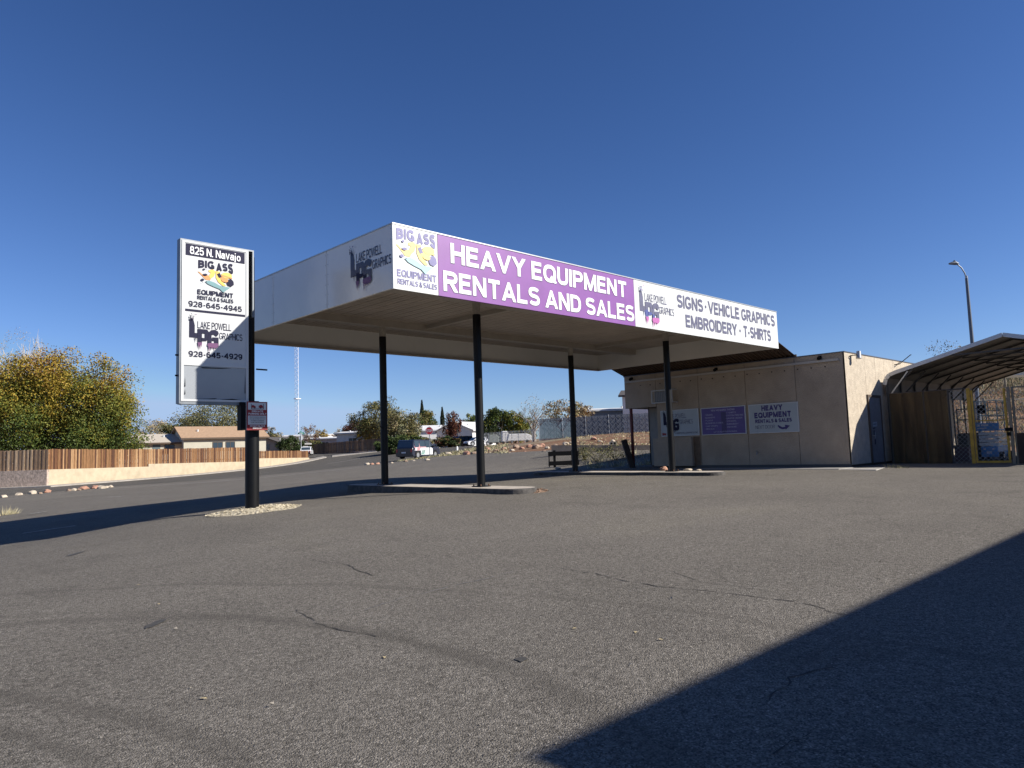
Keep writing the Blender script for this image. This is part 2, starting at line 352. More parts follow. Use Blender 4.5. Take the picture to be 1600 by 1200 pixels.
def _clip(poly, lo, hi):
    for sgn, lim in ((1, lo), (-1, -hi)):
        out = []
        for i in range(len(poly)):
            a, b = poly[i-1], poly[i]; ia = sgn*a[1] >= lim; ib = sgn*b[1] >= lim
            if ia != ib:
                t = (lim*sgn-a[1])/(b[1]-a[1]); out.append((a[0]+(b[0]-a[0])*t, lim*sgn))
            if ib: out.append(b)
        poly = out
        if len(poly) < 3: return []
    return poly
def text(pl, body, x0, y0, w, h, m, parent, k=2, bold=0.0, arc=0.0, name='lettering', T=None, fan=0.0):
    """bold block lettering laid flat on a plane, fitted to w x h; fan drops the outer letters' feet"""
    if T is None: T = .21 if bold >= .033 else .20 if bold >= .02 else .09 if bold < 0 else .14
    gap = .05+T*.20; x = 0; polys = []
    for ch in body:
        if ch == ' ': x += .34; continue
        gw, strokes = _GL[ch]; gw *= 1.24 if T >= .17 else 1.1; base = x+T/2; low = -.4 if ch == 'j' else 0
        if ch == 'j': base = x
        for si, st in enumerate(strokes):
            cl = st[-1] is True; pts = [p for p in st if p is not True]
            P = [Vector((base+p[0]*gw, T/2+p[1]*(1-T))) for p in pts]; n = len(P); off = []
            for i in range(n):
                a = P[i-1] if (i or cl) else None; c = P[(i+1) % n] if (i < n-1 or cl) else None
                d1 = (P[i]-a).normalized() if a is not None else None; d2 = (c-P[i]).normalized() if c is not None else None
                d1 = d1 or d2; d2 = d2 or d1
                t = (d1+d2); t = t.normalized() if t.length > 1e-4 else d1
                nn = Vector((-t.y, t.x)); cs = max(.42, nn.dot(Vector((-d1.y, d1.x)))); off.append(nn*(T/2/cs))
            for i in range(n if cl else n-1):
                j = (i+1) % n
                q_ = _clip([tuple(P[i]+off[i]), tuple(P[j]+off[j]), tuple(P[j]-off[j]), tuple(P[i]-off[i])], low, 1.0)
                if len(q_) >= 3: polys.append((q_, si))
        x += gw+T+gap
    tot = x-gap; b = MB()
    for q_, si in polys:
        L = []
        for (px_, py_) in q_:
            u = px_/tot; v = py_
            yy = y0+v*h
            if fan: yy -= (1-v)*fan*abs(u-fan_c)**1.5*4*h if False else 0
            if arc: yy = y0+v*h-(1-v)*arc*(2*u-1)**2+v*arc*.3*(2*u-1)
            L.append(pl.p(x0+u*w, yy, k+.12*si))
        b.poly(L)
    o = b.build(name, m, parent, fix=False)
    return o
def shape(pl, polys, parent, k=2, name='emblem'):
    """polys: list of (material, points); layers stack outwards"""
    b = MB(); ms = []
    for i, (m, pts) in enumerate(polys):
        if m not in ms: ms.append(m)
        b.poly([pl.p(x, y, k+i*.5) for x, y in pts], ms.index(m))
    return b.build(name, ms, parent, fix=False)
def blob(cx, cy, rx, ry, n=14, jag=.0, seed=1, a0=0):
    rnd = random.Random(seed)
    return [(cx+rx*math.cos(a0+2*math.pi*i/n)*(1+rnd.uniform(-jag, jag)), cy+ry*math.sin(a0+2*math.pi*i/n)*(1+rnd.uniform(-jag, jag))) for i in range(n)]
def logo_lpg(pl, x, y, s, parent, dark=NAVY, mid=BLUEP, low=PINKP, txt=NAVY, sv=1.0, tt=.10):
    """three interlocked dripping letters with two thin words; s = overall width"""
    sub = Plane(pl.p(x, y, 0), pl.u, pl.v)
    L = lambda *pts: [(a*s, b*s) for a, b in pts]
    pol = [(dark, L((0, 0), (.11, 0), (.11, .26), (.085, .36), (.05, .40), (0, .37))), (dark, L((.10, 0), (.175, 0), (.185, .10), (.10, .10))),
           (mid, L((.165, -.10), (.255, -.10), (.255, .19), (.165, .19))), (dark, L((.165, .04), (.255, .04), (.255, .19), (.165, .19))),
           (dark, L((.25, .10), (.33, .10), (.36, .19), (.25, .19))), (dark, L((.315, -.04), (.365, -.03), (.39, .01), (.395, .14), (.36, .19), (.315, .19))),
           (mid, L((.25, -.06), (.35, -.05), (.385, .0), (.25, .01))),
           (dark, L((.375, -.15), (.45, -.13), (.45, .06), (.41, .10), (.375, .04))),
           (dark, L((.40, .08), (.45, .08), (.50, .10), (.56, .06), (.60, .12), (.585, .17), (.52, .20), (.44, .185), (.39, .13))),
           (dark, L((.46, -.035), (.595, -.035), (.595, .04), (.46, .035))), (dark, L((.515, -.16), (.595, -.15), (.595, .0), (.515, .0))),
           (mid, L((.375, -.12), (.45, -.10), (.45, -.03), (.375, -.03))),
           (low, L((.36, -.15), (.42, -.18), (.56, -.185), (.597, -.14), (.58, -.085), (.44, -.085), (.37, -.10))),
           (low, L((.165, -.09), (.18, -.22), (.195, -.14), (.21, -.25), (.225, -.14), (.24, -.20), (.255, -.09))),
           (low, L((.375, -.14), (.40, -.30), (.415, -.17))), (low, L((.44, -.17), (.455, -.24), (.47, -.17))), (low, L((.50, -.18), (.51, -.23), (.525, -.18))),
           (mid, L((.11, .01), (.125, -.10), (.14, .01))), (mid, L((.0, .36), (.012, .47), (.03, .38))), (mid, L((.045, .39), (.065, .45), (.075, .36)))]
    rnd = random.Random(4)
    for i in range(12):
        pol.append((rnd.choice((mid, dark, low)), L(*blob(rnd.uniform(.0, .13), rnd.uniform(.36, .50), .009, .011, 5))))
    shape(sub, pol, parent, 2)
    text(sub, 'LAKE POWELL', .165*s, .205*s, .705*s, .145*s, txt, parent, T=tt)
    text(sub, 'GRAPHICS', .615*s, .01*s, .495*s, .14*s, txt, parent, T=tt)
def logo_digger(pl, x, y, w, h, parent, dark, yel, org, teal, skin=None):
    """hard hat and yellow digging arm over rocks and dust, between arched words"""
    sub = Plane(pl.p(x, y, 0), pl.u, pl.v)
    text(sub, 'BIG', .02*w, .76*h, .44*w, .25*h, dark, parent, T=.27, arc=.05*h)
    text(sub, 'ASS', .50*w, .74*h, .48*w, .27*h, dark, parent, T=.27, arc=.10*h)
    L = lambda *pts: [(a*w, b*h) for a, b in pts]
    pol = [
           (org, L((0, .60), (.08, .52), (.22, .36), (.34, .36), (.38, .46), (.28, .52), (.16, .50), (.05, .60))),
           (yel, L((.30, .70), (.42, .74), (.50, .68), (.44, .50), (.36, .42), (.30, .50), (.36, .62), (.30, .64))),
           (yel, L((.50, .70), (.62, .70), (.60, .56), (.66, .40), (.78, .24), (.70, .22), (.56, .34), (.50, .48))),
           (org, L((.56, .56), (.70, .62), (.84, .50), (.78, .34), (.66, .38))), (dark, L((.52, .60), (.60, .66), (.66, .52), (.58, .48))), (yel, L(*blob(.80, .60, .15, .10, 16))), (org, L((.66, .56), (.94, .50), (.96, .54), (.68, .60))), 
           (dark, L(*blob(.90, .36, .10, .13, 14, .1, 3))), (teal, L((.20, .30), (.32, .34), (.46, .30), (.60, .22), (.74, .20), (.90, .20), (.80, .10), (.70, .0), (.60, .10), (.42, .16), (.28, .22))),
           (org, L(*blob(.74, .42, .10, .06, 10, .1, 7))),
           (dark, L(*blob(.17, .70, .035, .03, 8, .1))), (dark, L(*blob(.20, .52, .06, .035, 9, .2, 5))), (dark, L(*blob(.13, .34, .045, .04, 9, .1, 6))),
           (dark, L(*blob(.24, .30, .012, .012, 6))), (dark, L(*blob(.12, .24, .012, .012, 6))), (dark, L(*blob(.27, .73, .012, .010, 6)))]
    shape(sub, pol, parent, 2)

# ================================================================ SETTING
def ground_disc():
    rs = [0.0]; r = .8
    while r < 6000: rs.append(r); r = r*1.045+.02
    A = 220; V = []; 
    for r in rs:
        for k in range(A):
            a = 2*math.pi*k/A; V.append((r*math.cos(a), r*math.sin(a)))
    V = np.array(V); z = Hs(V)-.05
    me = bpy.data.meshes.new('ground'); F = []
    for i in range(len(rs)-1):
        for k in range(A):
            a = i*A+k; b = i*A+(k+1) % A; F.append((a, b, b+A, a+A))
    me.from_pydata(np.c_[V, z].tolist(), [], F); smooth(me)
    bm = bmesh.new(); bm.from_mesh(me); bmesh.ops.remove_doubles(bm, verts=bm.verts, dist=1e-4); bmesh.ops.recalc_face_normals(bm, faces=bm.faces); bm.to_mesh(me); bm.free()
    o = bpy.data.objects.new('ground', me); COL.objects.link(o); return o
def sheet(name, poly, dz, step, m, skirt=.06, wob=0.0):
    P = []
    n = len(poly)
    for i in range(n):
        a = Vector(poly[i]); b = Vector(poly[(i+1) % n]); k = max(1, int((b-a).length/step))
        for j in range(k):
            p = a.lerp(b, j/k)
            if wob: p += Vector((noise.noise(Vector((p.x*.9, p.y*.9, 3))), noise.noise(Vector((p.x*.9, p.y*.9, 9)))))*wob
            P.append(p)
    nb = len(P); E = [(i, (i+1) % nb) for i in range(nb)]
    xs = [p.x for p in P]; ys = [p.y for p in P]
    def inside(x, y):
        c = False; j = nb-1
        for i in range(nb):
            if (ys[i] > y) != (ys[j] > y) and x < (xs[j]-xs[i])*(y-ys[i])/(ys[j]-ys[i])+xs[i]: c = not c
            j = i
        return c
    Q = list(P); x = min(xs)+step/2
    while x < max(xs):
        y = min(ys)+step/2
        while y < max(ys):
            if inside(x, y): Q.append(Vector((x+.01*math.sin(y), y)))
            y += step
        x += step
    v, e, f, *_ = delaunay_2d_cdt([Vector((q.x, q.y)) for q in Q], E, [], 1, 1e-5)
    XY = np.array([(q[0], q[1]) for q in v]); z = Hs(XY)+dz
    vv = np.c_[XY, z].tolist(); ff = [tuple(t) for t in f]
    k0 = len(vv)
    bz = Hs([(p.x, p.y) for p in P])+dz
    for p, zz in zip(P, bz): vv.append((p.x, p.y, zz)); 
    for p, zz in zip(P, bz): vv.append((p.x, p.y, zz-skirt-dz))
    for i in range(nb): j = (i+1) % nb; ff.append((k0+i, k0+j, k0+nb+j, k0+nb+i))
    me = bpy.data.meshes.new(name); me.from_pydata(vv, [], ff); me.materials.append(m)
    bm = bmesh.new(); bm.from_mesh(me)
    for fc in bm.faces:
        if abs(fc.normal.z) > .5 and fc.normal.z < 0: fc.normal_flip()
    bm.to_mesh(me); bm.free()
    o = bpy.data.objects.new(name, me); COL.objects.link(o); return o

# desert soil: pinkish sand, red dirt, dry grass tint
soil = bpy.data.materials.new('desert_soil'); soil.use_nodes = True; q = NB(soil)
gP = q.n('ShaderNodeNewGeometry').outputs['Position']
c = q.ramp(q.noise(gP, .12, 5), [(.35, (.30, .20, .13)), (.5, (.24, .125, .07)), (.62, (.34, .28, .19)), (.75, (.20, .19, .10))])
c = q.mix(q.ramp(q.noise(gP, 3.2, 5, .7), [(.4, (0, 0, 0)), (.7, (.7, .7, .7))]), c, (.15, .105, .075))
q.l(c, q.b.inputs['Base Color']); q.b.inputs['Roughness'].default_value = .95; q.b.inputs['Specular IOR Level'].default_value = .1
bp = q.n('ShaderNodeBump'); bp.inputs['Strength'].default_value = .8; bp.inputs['Distance'].default_value = .08
q.l(q.noise(gP, 5, 5, .7), bp.inputs['Height']); q.l(bp.outputs[0], q.b.inputs['Normal'])
gr = ground_disc(); gr.data.materials.append(soil); tag(gr, kind='structure')

ARCS = []
def fitcirc(pix, wd, am):
    P = [gp(*p) for p in pix]
    A = np.array([[2*p.x, 2*p.y, 1] for p in P]); b = np.array([p.x**2+p.y**2 for p in P])
    s = np.linalg.lstsq(A, b, rcond=None)[0]; ARCS.append((s[0], s[1], math.sqrt(s[2]+s[0]**2+s[1]**2), wd, am))
fitcirc([(0, 988), (130, 972), (270, 965), (400, 972), (520, 985), (640, 1010), (760, 1045), (900, 1100)], .16, .38)
fitcirc([(0, 1098), (90, 1112), (200, 1132), (260, 1152), (330, 1190)], .13, .42)
fitcirc([(60, 930), (220, 920), (400, 917), (560, 919), (680, 925)], .10, .30)
fitcirc([(0, 1155), (60, 1172), (110, 1195)], .09, .42)
fitcirc([(560, 990), (700, 1022), (820, 1068), (960, 1130)], .10, .26)
LOT = asphalt('asphalt_lot', (.180, .163, .139), (1.0, 1.0, .95), ARCS)
ROADM = asphalt('asphalt_road', (.120, .111, .098), (1.0, 1.0, 1.0))

def D(*a): return W(*a)
lot = sheet('parking_lot', [D(-30, -60), D(30, -46), D(45.7, -32.4), D(53.4, -29.2), D(58.6, -21.7), D(63, -17.8), D(66, -13.9), D(66, -10.4),
     D(58, -5), D(50, 0), D(45, 3.4), D(41, 9), D(36, 14), D(34, 30), D(30, 60), D(-30, 60)], .03, 1.25, LOT, wob=.25)
tag(lot, kind='structure')
wA = D(64.6, -46.6); wC = D(60.6, -38.6)
road = sheet('road', [D(28, -62), D(30, -47.2), D(45.4, -33.2), D(53.4, -29.7), D(59.0, -22.0), D(63.3, -18.1), D(66.3, -14.1), D(66.5, -10.6),
     D(71, -6.6), D(82, -5.0), D(100, -4.0), D(160, -7), D(165, -13), D(118, -11.6), D(112, -18.0), D(116, -21.5), D(140, -38), D(140, -48), D(112, -33), D(107, -27.8), D(88, -30.9), D(70, -35.6),
     D(59.8, -38.3), D(60.5, -46.5), D(60.7, -62)], .02, 2.0, ROADM)
tag(road, kind='structure')
side = sheet('sidewalk', [D(60.9, -62.5), D(60.7, -46.4), D(60.0, -38.2), D(70, -35.4), D(88, -30.7), D(107, -27.6), D(109, -28.6), D(105, -29.6), D(88, -32.3), D(70, -37.3), D(62, -39.7), D(62.4, -62.5)],
     .12, 2.0, CONC, skirt=.2); tag(side, kind='structure')
side2 = sheet('sidewalk', [D(107, -26.8), D(111, -18.0), D(117.5, -12), D(165, -12.6), D(165, -14.6), D(118.5, -14), D(113, -19.6), D(110, -27.5)], .12, 2.5, CONC, skirt=.2); tag(side2, kind='structure')
# faded lane lines and paint dashes on the lot
LINEP = mat('worn_white_line', (.36, .34, .31), .9, .5, 5)
def ribbon(name, pts, w, dz, m, kind='structure'):
    b = MB(); P = []
    for i in range(len(pts)-1):
        a, c = Vector(pts[i][:2]), Vector(pts[i+1][:2]); k = max(1, int((c-a).length/.8))
        for j in range(k): P.append(a.lerp(c, j/k))
    P.append(Vector(pts[-1][:2])); L = []
    for i, p in enumerate(P):
        d = (P[min(i+1, len(P)-1)]-P[max(i-1, 0)]).normalized(); n = Vector((-d.y, d.x)); ww = w*(1+.35*noise.noise(Vector((p.x*2, p.y*2, 1))))
        L.append([(q.x, q.y, H(q.x, q.y)+dz) for q in (p-n*ww/2, p+n*ww/2)])
    for i in range(len(L)-1): b.quad(L[i][0], L[i+1][0], L[i+1][1], L[i][1])
    o = b.build(name, m, fix=False); tag(o, kind=kind); return o
ribbon('road_line', [gp(*p) for p in ((178, 764), (381, 749.5), (470, 741), (562, 731))], .30, .040, LINEP)
ribbon('road_line', [gp(*p) for p in ((511, 725), (560, 717), (600, 711))], .22, .034, LINEP)
for a, b_ in (((36, 836), (118, 824)), ((46, 805), (72, 801)), ((170, 778), (190, 777)), ((345, 751), (362, 750.5)), ((345, 760), (350, 759.5))):
    ribbon('lot_marking', [gp(*a), gp(*b_)], .14, .042, LINEP)
# cracks
CRK = mat('tar_crack', (.035, .031, .028), .9)
def crack(pix, w, seed):
    rnd = random.Random(seed); P = [gp(*p) for p in pix]; Q = []
    for i in range(len(P)-1):
        k = max(2, int((P[i+1]-P[i]).length/.07))
        for j in range(k): Q.append(P[i].lerp(P[i+1], j/k))
    Q.append(P[-1]); b = MB(); prev = None; off = 0
    for i, p in enumerate(Q):
        d = (Q[min(i+1, len(Q)-1)]-Q[max(i-1, 0)]).normalized(); n = Vector((-d.y, d.x, 0)); off = off*.85 + rnd.uniform(-.022, .022)
        ww = w*rnd.uniform(.15, 1.0); c = p+n*off; c.z = H(c.x, c.y)+.0345
        cur = (c-n*ww/2, c+n*ww/2)
        if prev and rnd.random() > .08: b.quad(prev[0], cur[0], cur[1], prev[1])
        prev = cur
    tag(b.build('pavement_crack', CRK, fix=False), kind='structure')
crack([(880, 893), (940, 903), (1030, 922), (1090, 927), (1170, 937), (1240, 947), (1300, 962)], .020, 1)
crack([(460, 960), (500, 980), (540, 990), (585, 1003)], .013, 2)
crack([(490, 878), (540, 888), (575, 905)], .016, 3)
crack([(1195, 1118), (1200, 1095), (1228, 1082), (1230, 1068), (1300, 1052)], .014, 4)
crack([(1210, 1192), (1240, 1180), (1265, 1170), (1270, 1158)], .012, 5)
crack([(1040, 895), (1090, 915), (1200, 930)], .010, 6)
crack([(1290, 960), (1370, 975), (1440, 985)], .012, 8)
# pale seams / scuffs
SCUF = mat('pale_scuff', (.16, .152, .142), .95, .4, 14)
crack_m = CRK
def scuff(pix, w, seed):
    global CRK
    s = CRK; CRK = SCUF; crack(pix, w, seed); CRK = s
scuff([(570, 960), (650, 935), (720, 918), (800, 898)], .022, 11)
OILM = mat('tar_patch', (.065, .06, .053), .8, .3, 10)
def patch(px, py, rx, ry, seed, m=OILM):
    c = gp(px, py); b = MB(); pts = blob(0, 0, rx, ry, 16, .25, seed)
    b.poly([(c.x+FX*y+RX*x, c.y+FY*y+RY*x, H(c.x+FX*y+RX*x, c.y+FY*y+RY*x)+.036) for x, y in pts]); tag(b.build('tar_patch', m, fix=False), kind='structure')
patch(243, 981, .045, .16, 1); patch(815, 1039, .035, .05, 2); patch(118, 869, .06, .22, 3)

# ================================================================ CANOPY
X0, Y0, Z0, LX, LY, FH = 7.674, 10.966, 3.04, 15.4, 7.71, 1.22
can = thing('canopy', 'flat white drive-through canopy on four black columns with a purple and white sign fascia', 'canopy', (X0, Y0, -1.0))
def rel(o):  # children were drawn in world coordinates: keep them there under their moved parent
    for ch in o.children_recursive:
        if ch.parent == o: ch.location = Vector(ch.location)-Vector(o.location)
FT = .05
# left fascia: three white panels with thin gaps
cuts = [0, .3113*LY, .6302*LY, LY]
for a, b_ in zip(cuts[:-1], cuts[1:]):
    m = MB(); m.box(X0, X0+FT, Y0+a+(.008 if a else .0), Y0+b_-.008, Z0, Z0+FH); o = m.build('fascia_panel', FASC, can)
    m = MB()
    for yy in (Y0+a+.05, Y0+b_-.05):
        for k in range(6): m.box(X0-.006, X0, yy-.008, yy+.008, Z0+.08+k*.21, Z0+.096+k*.21)
    tag(m.build('screws', GALV, o), kind='stuff')
# front fascia
xs = [.0, 1.059, 7.465, LX]
for (a, b_, mt, nm) in ((0, 1.059, SIGNWHITE, 'sign_panel'), (1.059, 7.465, PURPLE, 'sign_panel'), (7.465, LX, SIGNWHITE, 'sign_panel')):
    m = MB(); m.box(X0+a+(FT if a == 0 else .006), X0+b_-(.0 if b_ == LX else .006), Y0-.004, Y0+FT-.004, Z0-.01, Z0+FH)
    if a == 0: m.box(X0-.004, X0+FT, Y0-.004, Y0+FT-.004, Z0-.01, Z0+FH)
    o = m.build(nm, mt, can)
    pl = Plane((X0+a, Y0-.006, Z0), (1, 0, 0))
    if a == 0:
        logo_digger(pl, .06, .36, .96, .80, o, LAV, YELF, YELF, TEALF)
        text(pl, 'EQUIPMENT', .08, .235, .93, .14, LAV, o, bold=.035); text(pl, 'RENTALS & SALES', .09, .09, .93, .105, LAV, o, bold=.03)
    elif mt is PURPLE:
        for s, x, y, w, h in (('HEAVY EQUIPMENT', .32, .69, 5.78, .41), ('RENTALS AND SALES', .12, .10, 6.24, .41)):
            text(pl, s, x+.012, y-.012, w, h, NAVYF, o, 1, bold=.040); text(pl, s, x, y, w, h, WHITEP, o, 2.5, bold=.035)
    else:
        logo_lpg(pl, .22, .42, 1.42, o, NAVYF, BLUEP, PINKP, NAVYF, tt=.12)
        text(pl, 'SIGNS', 1.98, .71, 1.34, .37, NAVYF, o, bold=.035); text(pl, 'VEHICLE GRAPHICS', 3.60, .71, 4.16, .37, NAVYF, o, bold=.035)
        shape(pl, [(NAVYF, [(3.43, .85), (3.50, .85), (3.50, .93), (3.43, .93)])], o, 2, 'dot')
        text(pl, 'EMBROIDERY', 2.36, .19, 2.86, .36, NAVYF, o, bold=.035); text(pl, 'T-SHIRTS', 5.62, .19, 1.80, .36, NAVYF, o, bold=.035)
        shape(pl, [(NAVYF, [(5.37, .32), (5.44, .32), (5.44, .40), (5.37, .40)])], o, 2, 'dot')
pl = Plane((X0-.003, Y0+2.02, Z0), (0, -1, 0))
fp = [c for c in can.children if c.name.startswith('fascia_panel')]
logo_lpg(pl, .56, .47, 1.27, fp[0], mat('navy_vinyl', (.018, .018, .05), .35), NAVY, PLUM, mat('navy_vinyl', (0, 0, 0)), tt=.15)
# back and far fascia
m = MB(); m.box(X0+FT, X0+LX, Y0+LY-FT, Y0+LY, Z0, Z0+FH); m.build('fascia_panel', FASC, can)
m = MB(); m.box(X0+LX-FT, X0+LX, Y0+FT, Y0+LY-FT, Z0, Z0+FH); m.build('fascia_panel', FASC, can)
# edge trim along the top
m = MB(); m.box(X0-.012, X0+LX+.012, Y0-.016, Y0+.03, Z0+FH, Z0+FH+.025); m.box(X0-.012, X0+.03, Y0+.03, Y0+LY+.012, Z0+FH, Z0+FH+.025)
m.build('edge_trim', TRIM, can)
DZ = 3.68
npan = 48; pw = (LX-2*FT)/npan; m = MB()
x0 = 0; yA = Y0+FT; yB = Y0+LY-FT
prof = [(0, .03), (.022, .03), (.035, .0), (pw*.47, .0), (pw*.5, .016), (pw*.53, .0), (pw-.012, .0), (pw, .03)]
for i in range(len(prof)-1):
    (a, za), (c, zc) = prof[i], prof[i+1]
    m.quad((a, yA, za), (c, yA, zc), (c, yB, zc), (a, yB, za))
pan = m.build('soffit_panel', DECK, can, fix=False); pan.location = (X0+FT, 0, DZ)
for i in range(1, npan): dup(pan, can, (X0+FT+i*pw, 0, DZ))
m = MB(); m.box(X0+FT, X0+LX-FT, Y0+FT, Y0+LY-FT, DZ+.10, DZ+.14); m.build('roof_deck', GALV, can)
BEAMM = mat('soffit_beam_paint', (.36, .32, .27), .55, .1, 2)
for yb in (12.88, 16.86):
    m = MB(); m.box(X0+FT, X0+LX-FT, yb-.14, yb+.14, 3.50, DZ+.05); m.build('beam', BEAMM, can)
for xb in (12.87, 20.6):
    m = MB(); m.box(xb-.06, xb+.06, 13.02, 16.72, 3.56, DZ+.04); m.build('beam', BEAMM, can)
m = MB(); m.box(X0+FT, X0+LX-FT, Y0+FT, Y0+FT+.07, Z0+.02, Z0+.06); m.box(X0+FT, X0+LX-FT, Y0+LY-FT-.10, Y0+LY-FT, Z0+.0, Z0+.05); m.box(X0+FT, X0+FT+.07, Y0+FT+.07, Y0+LY-FT-.10, Z0+.02, Z0+.06)
m.build('edge_angle', BEAMM, can)
for (cx, cy) in ((11.4, 12.88), (11.4, 16.86), (19.35, 12.88), (19.35, 16.88)):
    m = MB(); m.tube([(cx, cy, -1.05), (cx, cy, 3.23)], .098, 20); c = smang(m.build('column', BLACKP, can))
    m = MB(); m.tube([(cx, cy, 3.23), (cx, cy, 3.50)], .094, 20); smang(m.build('column_cap', STUBM, c))
    m = MB(); m.box(cx-.16, cx+.16, cy-.16, cy+.16, -.862, -.842); m.build('base_plate', BLACKP, c)
    for ax in (-.125, .125):
        for ay in (-.125, .125):
            m = MB(); m.tube([(cx+ax, cy+ay, -.842), (cx+ax, cy+ay, -.805)], .018, 6); m.build('bolt', mat('rusty_bolt', (.18, .09, .05), .8), c)
for (px_, x, y) in ((0, 20.6, 13.4),):
    m = MB(); m.box(x-.10, x+.10, y-.3, y+.1, DZ-.03, DZ+.0); m.build('light_box', BLACKM, can)
for _a, _c in (((11.5, 12.86, .82), (11.62, 12.83, .82)), ((11.3, 16.8, .7), (11.2, 16.75, .72))):
    m = MB(); m.bar(_a, _c, .02); m.build('hook', BLACKM, can)
rel(can)

# pump islands
def island(cx, cy, w, l, label, seed):
    t = thing('pump_island', label, 'pump island', (cx, cy, -1.0), 0, 'concrete islands under the canopy')
    n = 14; pts = []
    for i in range(n+1):
        a = math.pi*i/n; pts.append((w/2*math.cos(a), l/2-w*.5+w*.5*math.sin(a)))
    for i in range(n+1):
        a = math.pi+math.pi*i/n; pts.append((w/2*math.cos(a), -l/2+w*.5+w*.5*math.sin(a)))
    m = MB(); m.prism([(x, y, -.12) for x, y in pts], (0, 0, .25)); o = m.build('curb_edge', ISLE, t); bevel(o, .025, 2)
    m = MB(); m.poly([(x*.95, y*.99, .134) for x, y in pts]); m.build('concrete_top', ISLT, t, fix=False)
    return t
island(11.36, 14.75, .95, 7.1, 'long narrow concrete island with peeling white curb under the two left canopy columns', 1)
island(19.30, 14.9, 1.0, 7.6, 'long narrow concrete island under the two right canopy columns near the building', 2)

# ================================================================ PYLON SIGN
YS = 14.4
zg = H(6.59, 14.55)
py = thing('pylon_sign', 'tall white two-panel business sign hung off a thick black pole', 'sign', (6.62, 14.62, zg))
m = MB(); m.tube([(6.62, 14.62, zg-.1), (6.62, 14.62, 1.16)], .14, 24); smang(m.build('pole', BLACKP, py))
m = MB(); m.tube([(6.575, 14.70, 1.16), (6.575, 14.70, 4.24)], .125, 20); smang(m.build('upper_pole', BLACKP, py))
xl, xr, zb, zt = 5.10, 6.44, 1.12, 4.29
m = MB(); m.box(xl-.03, xl, YS, YS+.17, zb-.05, zt+.03); m.box(xl, xr+.12, YS+.0, YS+.17, zt, zt+.03); m.box(xl, xr, YS, YS+.17, zb-.06, zb)
m.box(xl, xr+.0, YS+.14, YS+.17, zb, zt); m.box(xr+.09, xr+.12, YS+.0, YS+.17, 2.9, zt)
cab = m.build('cabinet', mat('cabinet_shade_grey', (.20, .22, .24), .45, .15, 4, metal=.3), py)  # grey set darker than the trim, carrying the shade of the cabinet side
m = MB(); m.box(xl+.01, xr-.01, YS+.03, YS+.14, zb-.055, zb-.005); m.build('cabinet_floor', BLACKM, py)
m = MB(); m.box(xl, xl+.05, YS-.012, YS+.03, zb, zt); m.box(xr-.05, xr, YS-.012, YS+.03, zb, zt); m.box(xl+.05, xr-.05, YS-.012, YS+.03, zt-.04, zt)
m.box(xl+.05, xr-.05, YS-.012, YS+.03, zb, zb+.04); m.box(xl+.05, xr-.05, YS-.012, YS+.03, 1.82, 1.87)
m.build('frame', WHITE, py)
m = MB(); m.box(xr, xr+.085, YS+.08, YS+.165, zb, zt-.02); m.build('shadow_gap', BLACKM, py)
m = MB(); m.box(xl+.05, xr-.05, YS, YS+.02, 1.87, zt-.04); pa = m.build('sign_panel', WHITE, py)
GP = mat('blank_acrylic', (.34, .36, .38), .15, .05, 1.5, spec=.6)
m = MB(); m.box(xl+.05, xr-.05, YS+.004, YS+.02, zb+.04, 1.82); pb = m.build('blank_panel', GP, py)
pl = Plane((0, YS-.002, 0), (1, 0, 0))
m = MB(); m.poly([pl.p(*p) for p in ((5.17, 4.00), (6.36, 4.00), (6.36, 4.235), (5.17, 4.235))]); m.build('address_band', NAVY, pa, fix=False)
text(pl, '825 N. Navajo', 5.25, 4.035, 1.02, .16, WHITEP, pa, T=.155, k=3)
logo_digger(pl, 5.40, 3.34, .73, .60, pa, NAVY, YEL, ORG, TEAL)
text(pl, 'EQUIPMENT', 5.40, 3.245, .72, .10, NAVY, pa, bold=.035, k=4); text(pl, 'RENTALS & SALES', 5.40, 3.14, .72, .08, NAVY, pa, bold=.03, k=4)
text(pl, '928-645-4945', 5.23, 2.98, 1.07, .115, NAVY, pa, bold=.025)
m = MB(); m.poly([pl.p(*p) for p in ((5.17, 2.885), (6.37, 2.885), (6.37, 2.93), (5.17, 2.93))]); m.build('divider_line', NAVY, pa, fix=False)
logo_lpg(pl, 5.25, 2.37, .955, pa, NAVY, NAVY, PLUM, NAVY, tt=.12)
text(pl, '928-645-4929', 5.24, 1.99, 1.07, .115, NAVY, pa, bold=.025)
m = MB()
for p in (((5.28+.2, 1.795), (5.9+.2, 1.80), (5.88, 1.785), (5.5, 1.775)), ((5.20, 1.16), (5.75, 1.17), (5.80, 1.19), (5.6, 1.175)), ((5.85, 1.165), (6.30, 1.16), (6.1, 1.185)), ((6.36, 1.3), (6.375, 1.3), (6.37, 1.72)), ((5.17, 1.4), (5.185, 1.4), (5.18, 1.6)), ((5.17, 1.25), (5.185, 1.25), (5.18, 1.36))):
    m.poly([pl.p(*x, k=3) for x in p])
m.build('peeling_edge', BLACKM, pb, fix=False)
for _a, _c in (((6.7, 14.6, 1.84), (6.92, 14.55, 1.83)), ((5.07, 14.5, 2.02), (5.03, 14.5, 2.02)), ((5.07, 14.5, 1.62), (5.03, 14.5, 1.62))):
    m = MB(); m.bar(_a, _c, .03); m.build('bracket', BLACKM, py)
rel(py)
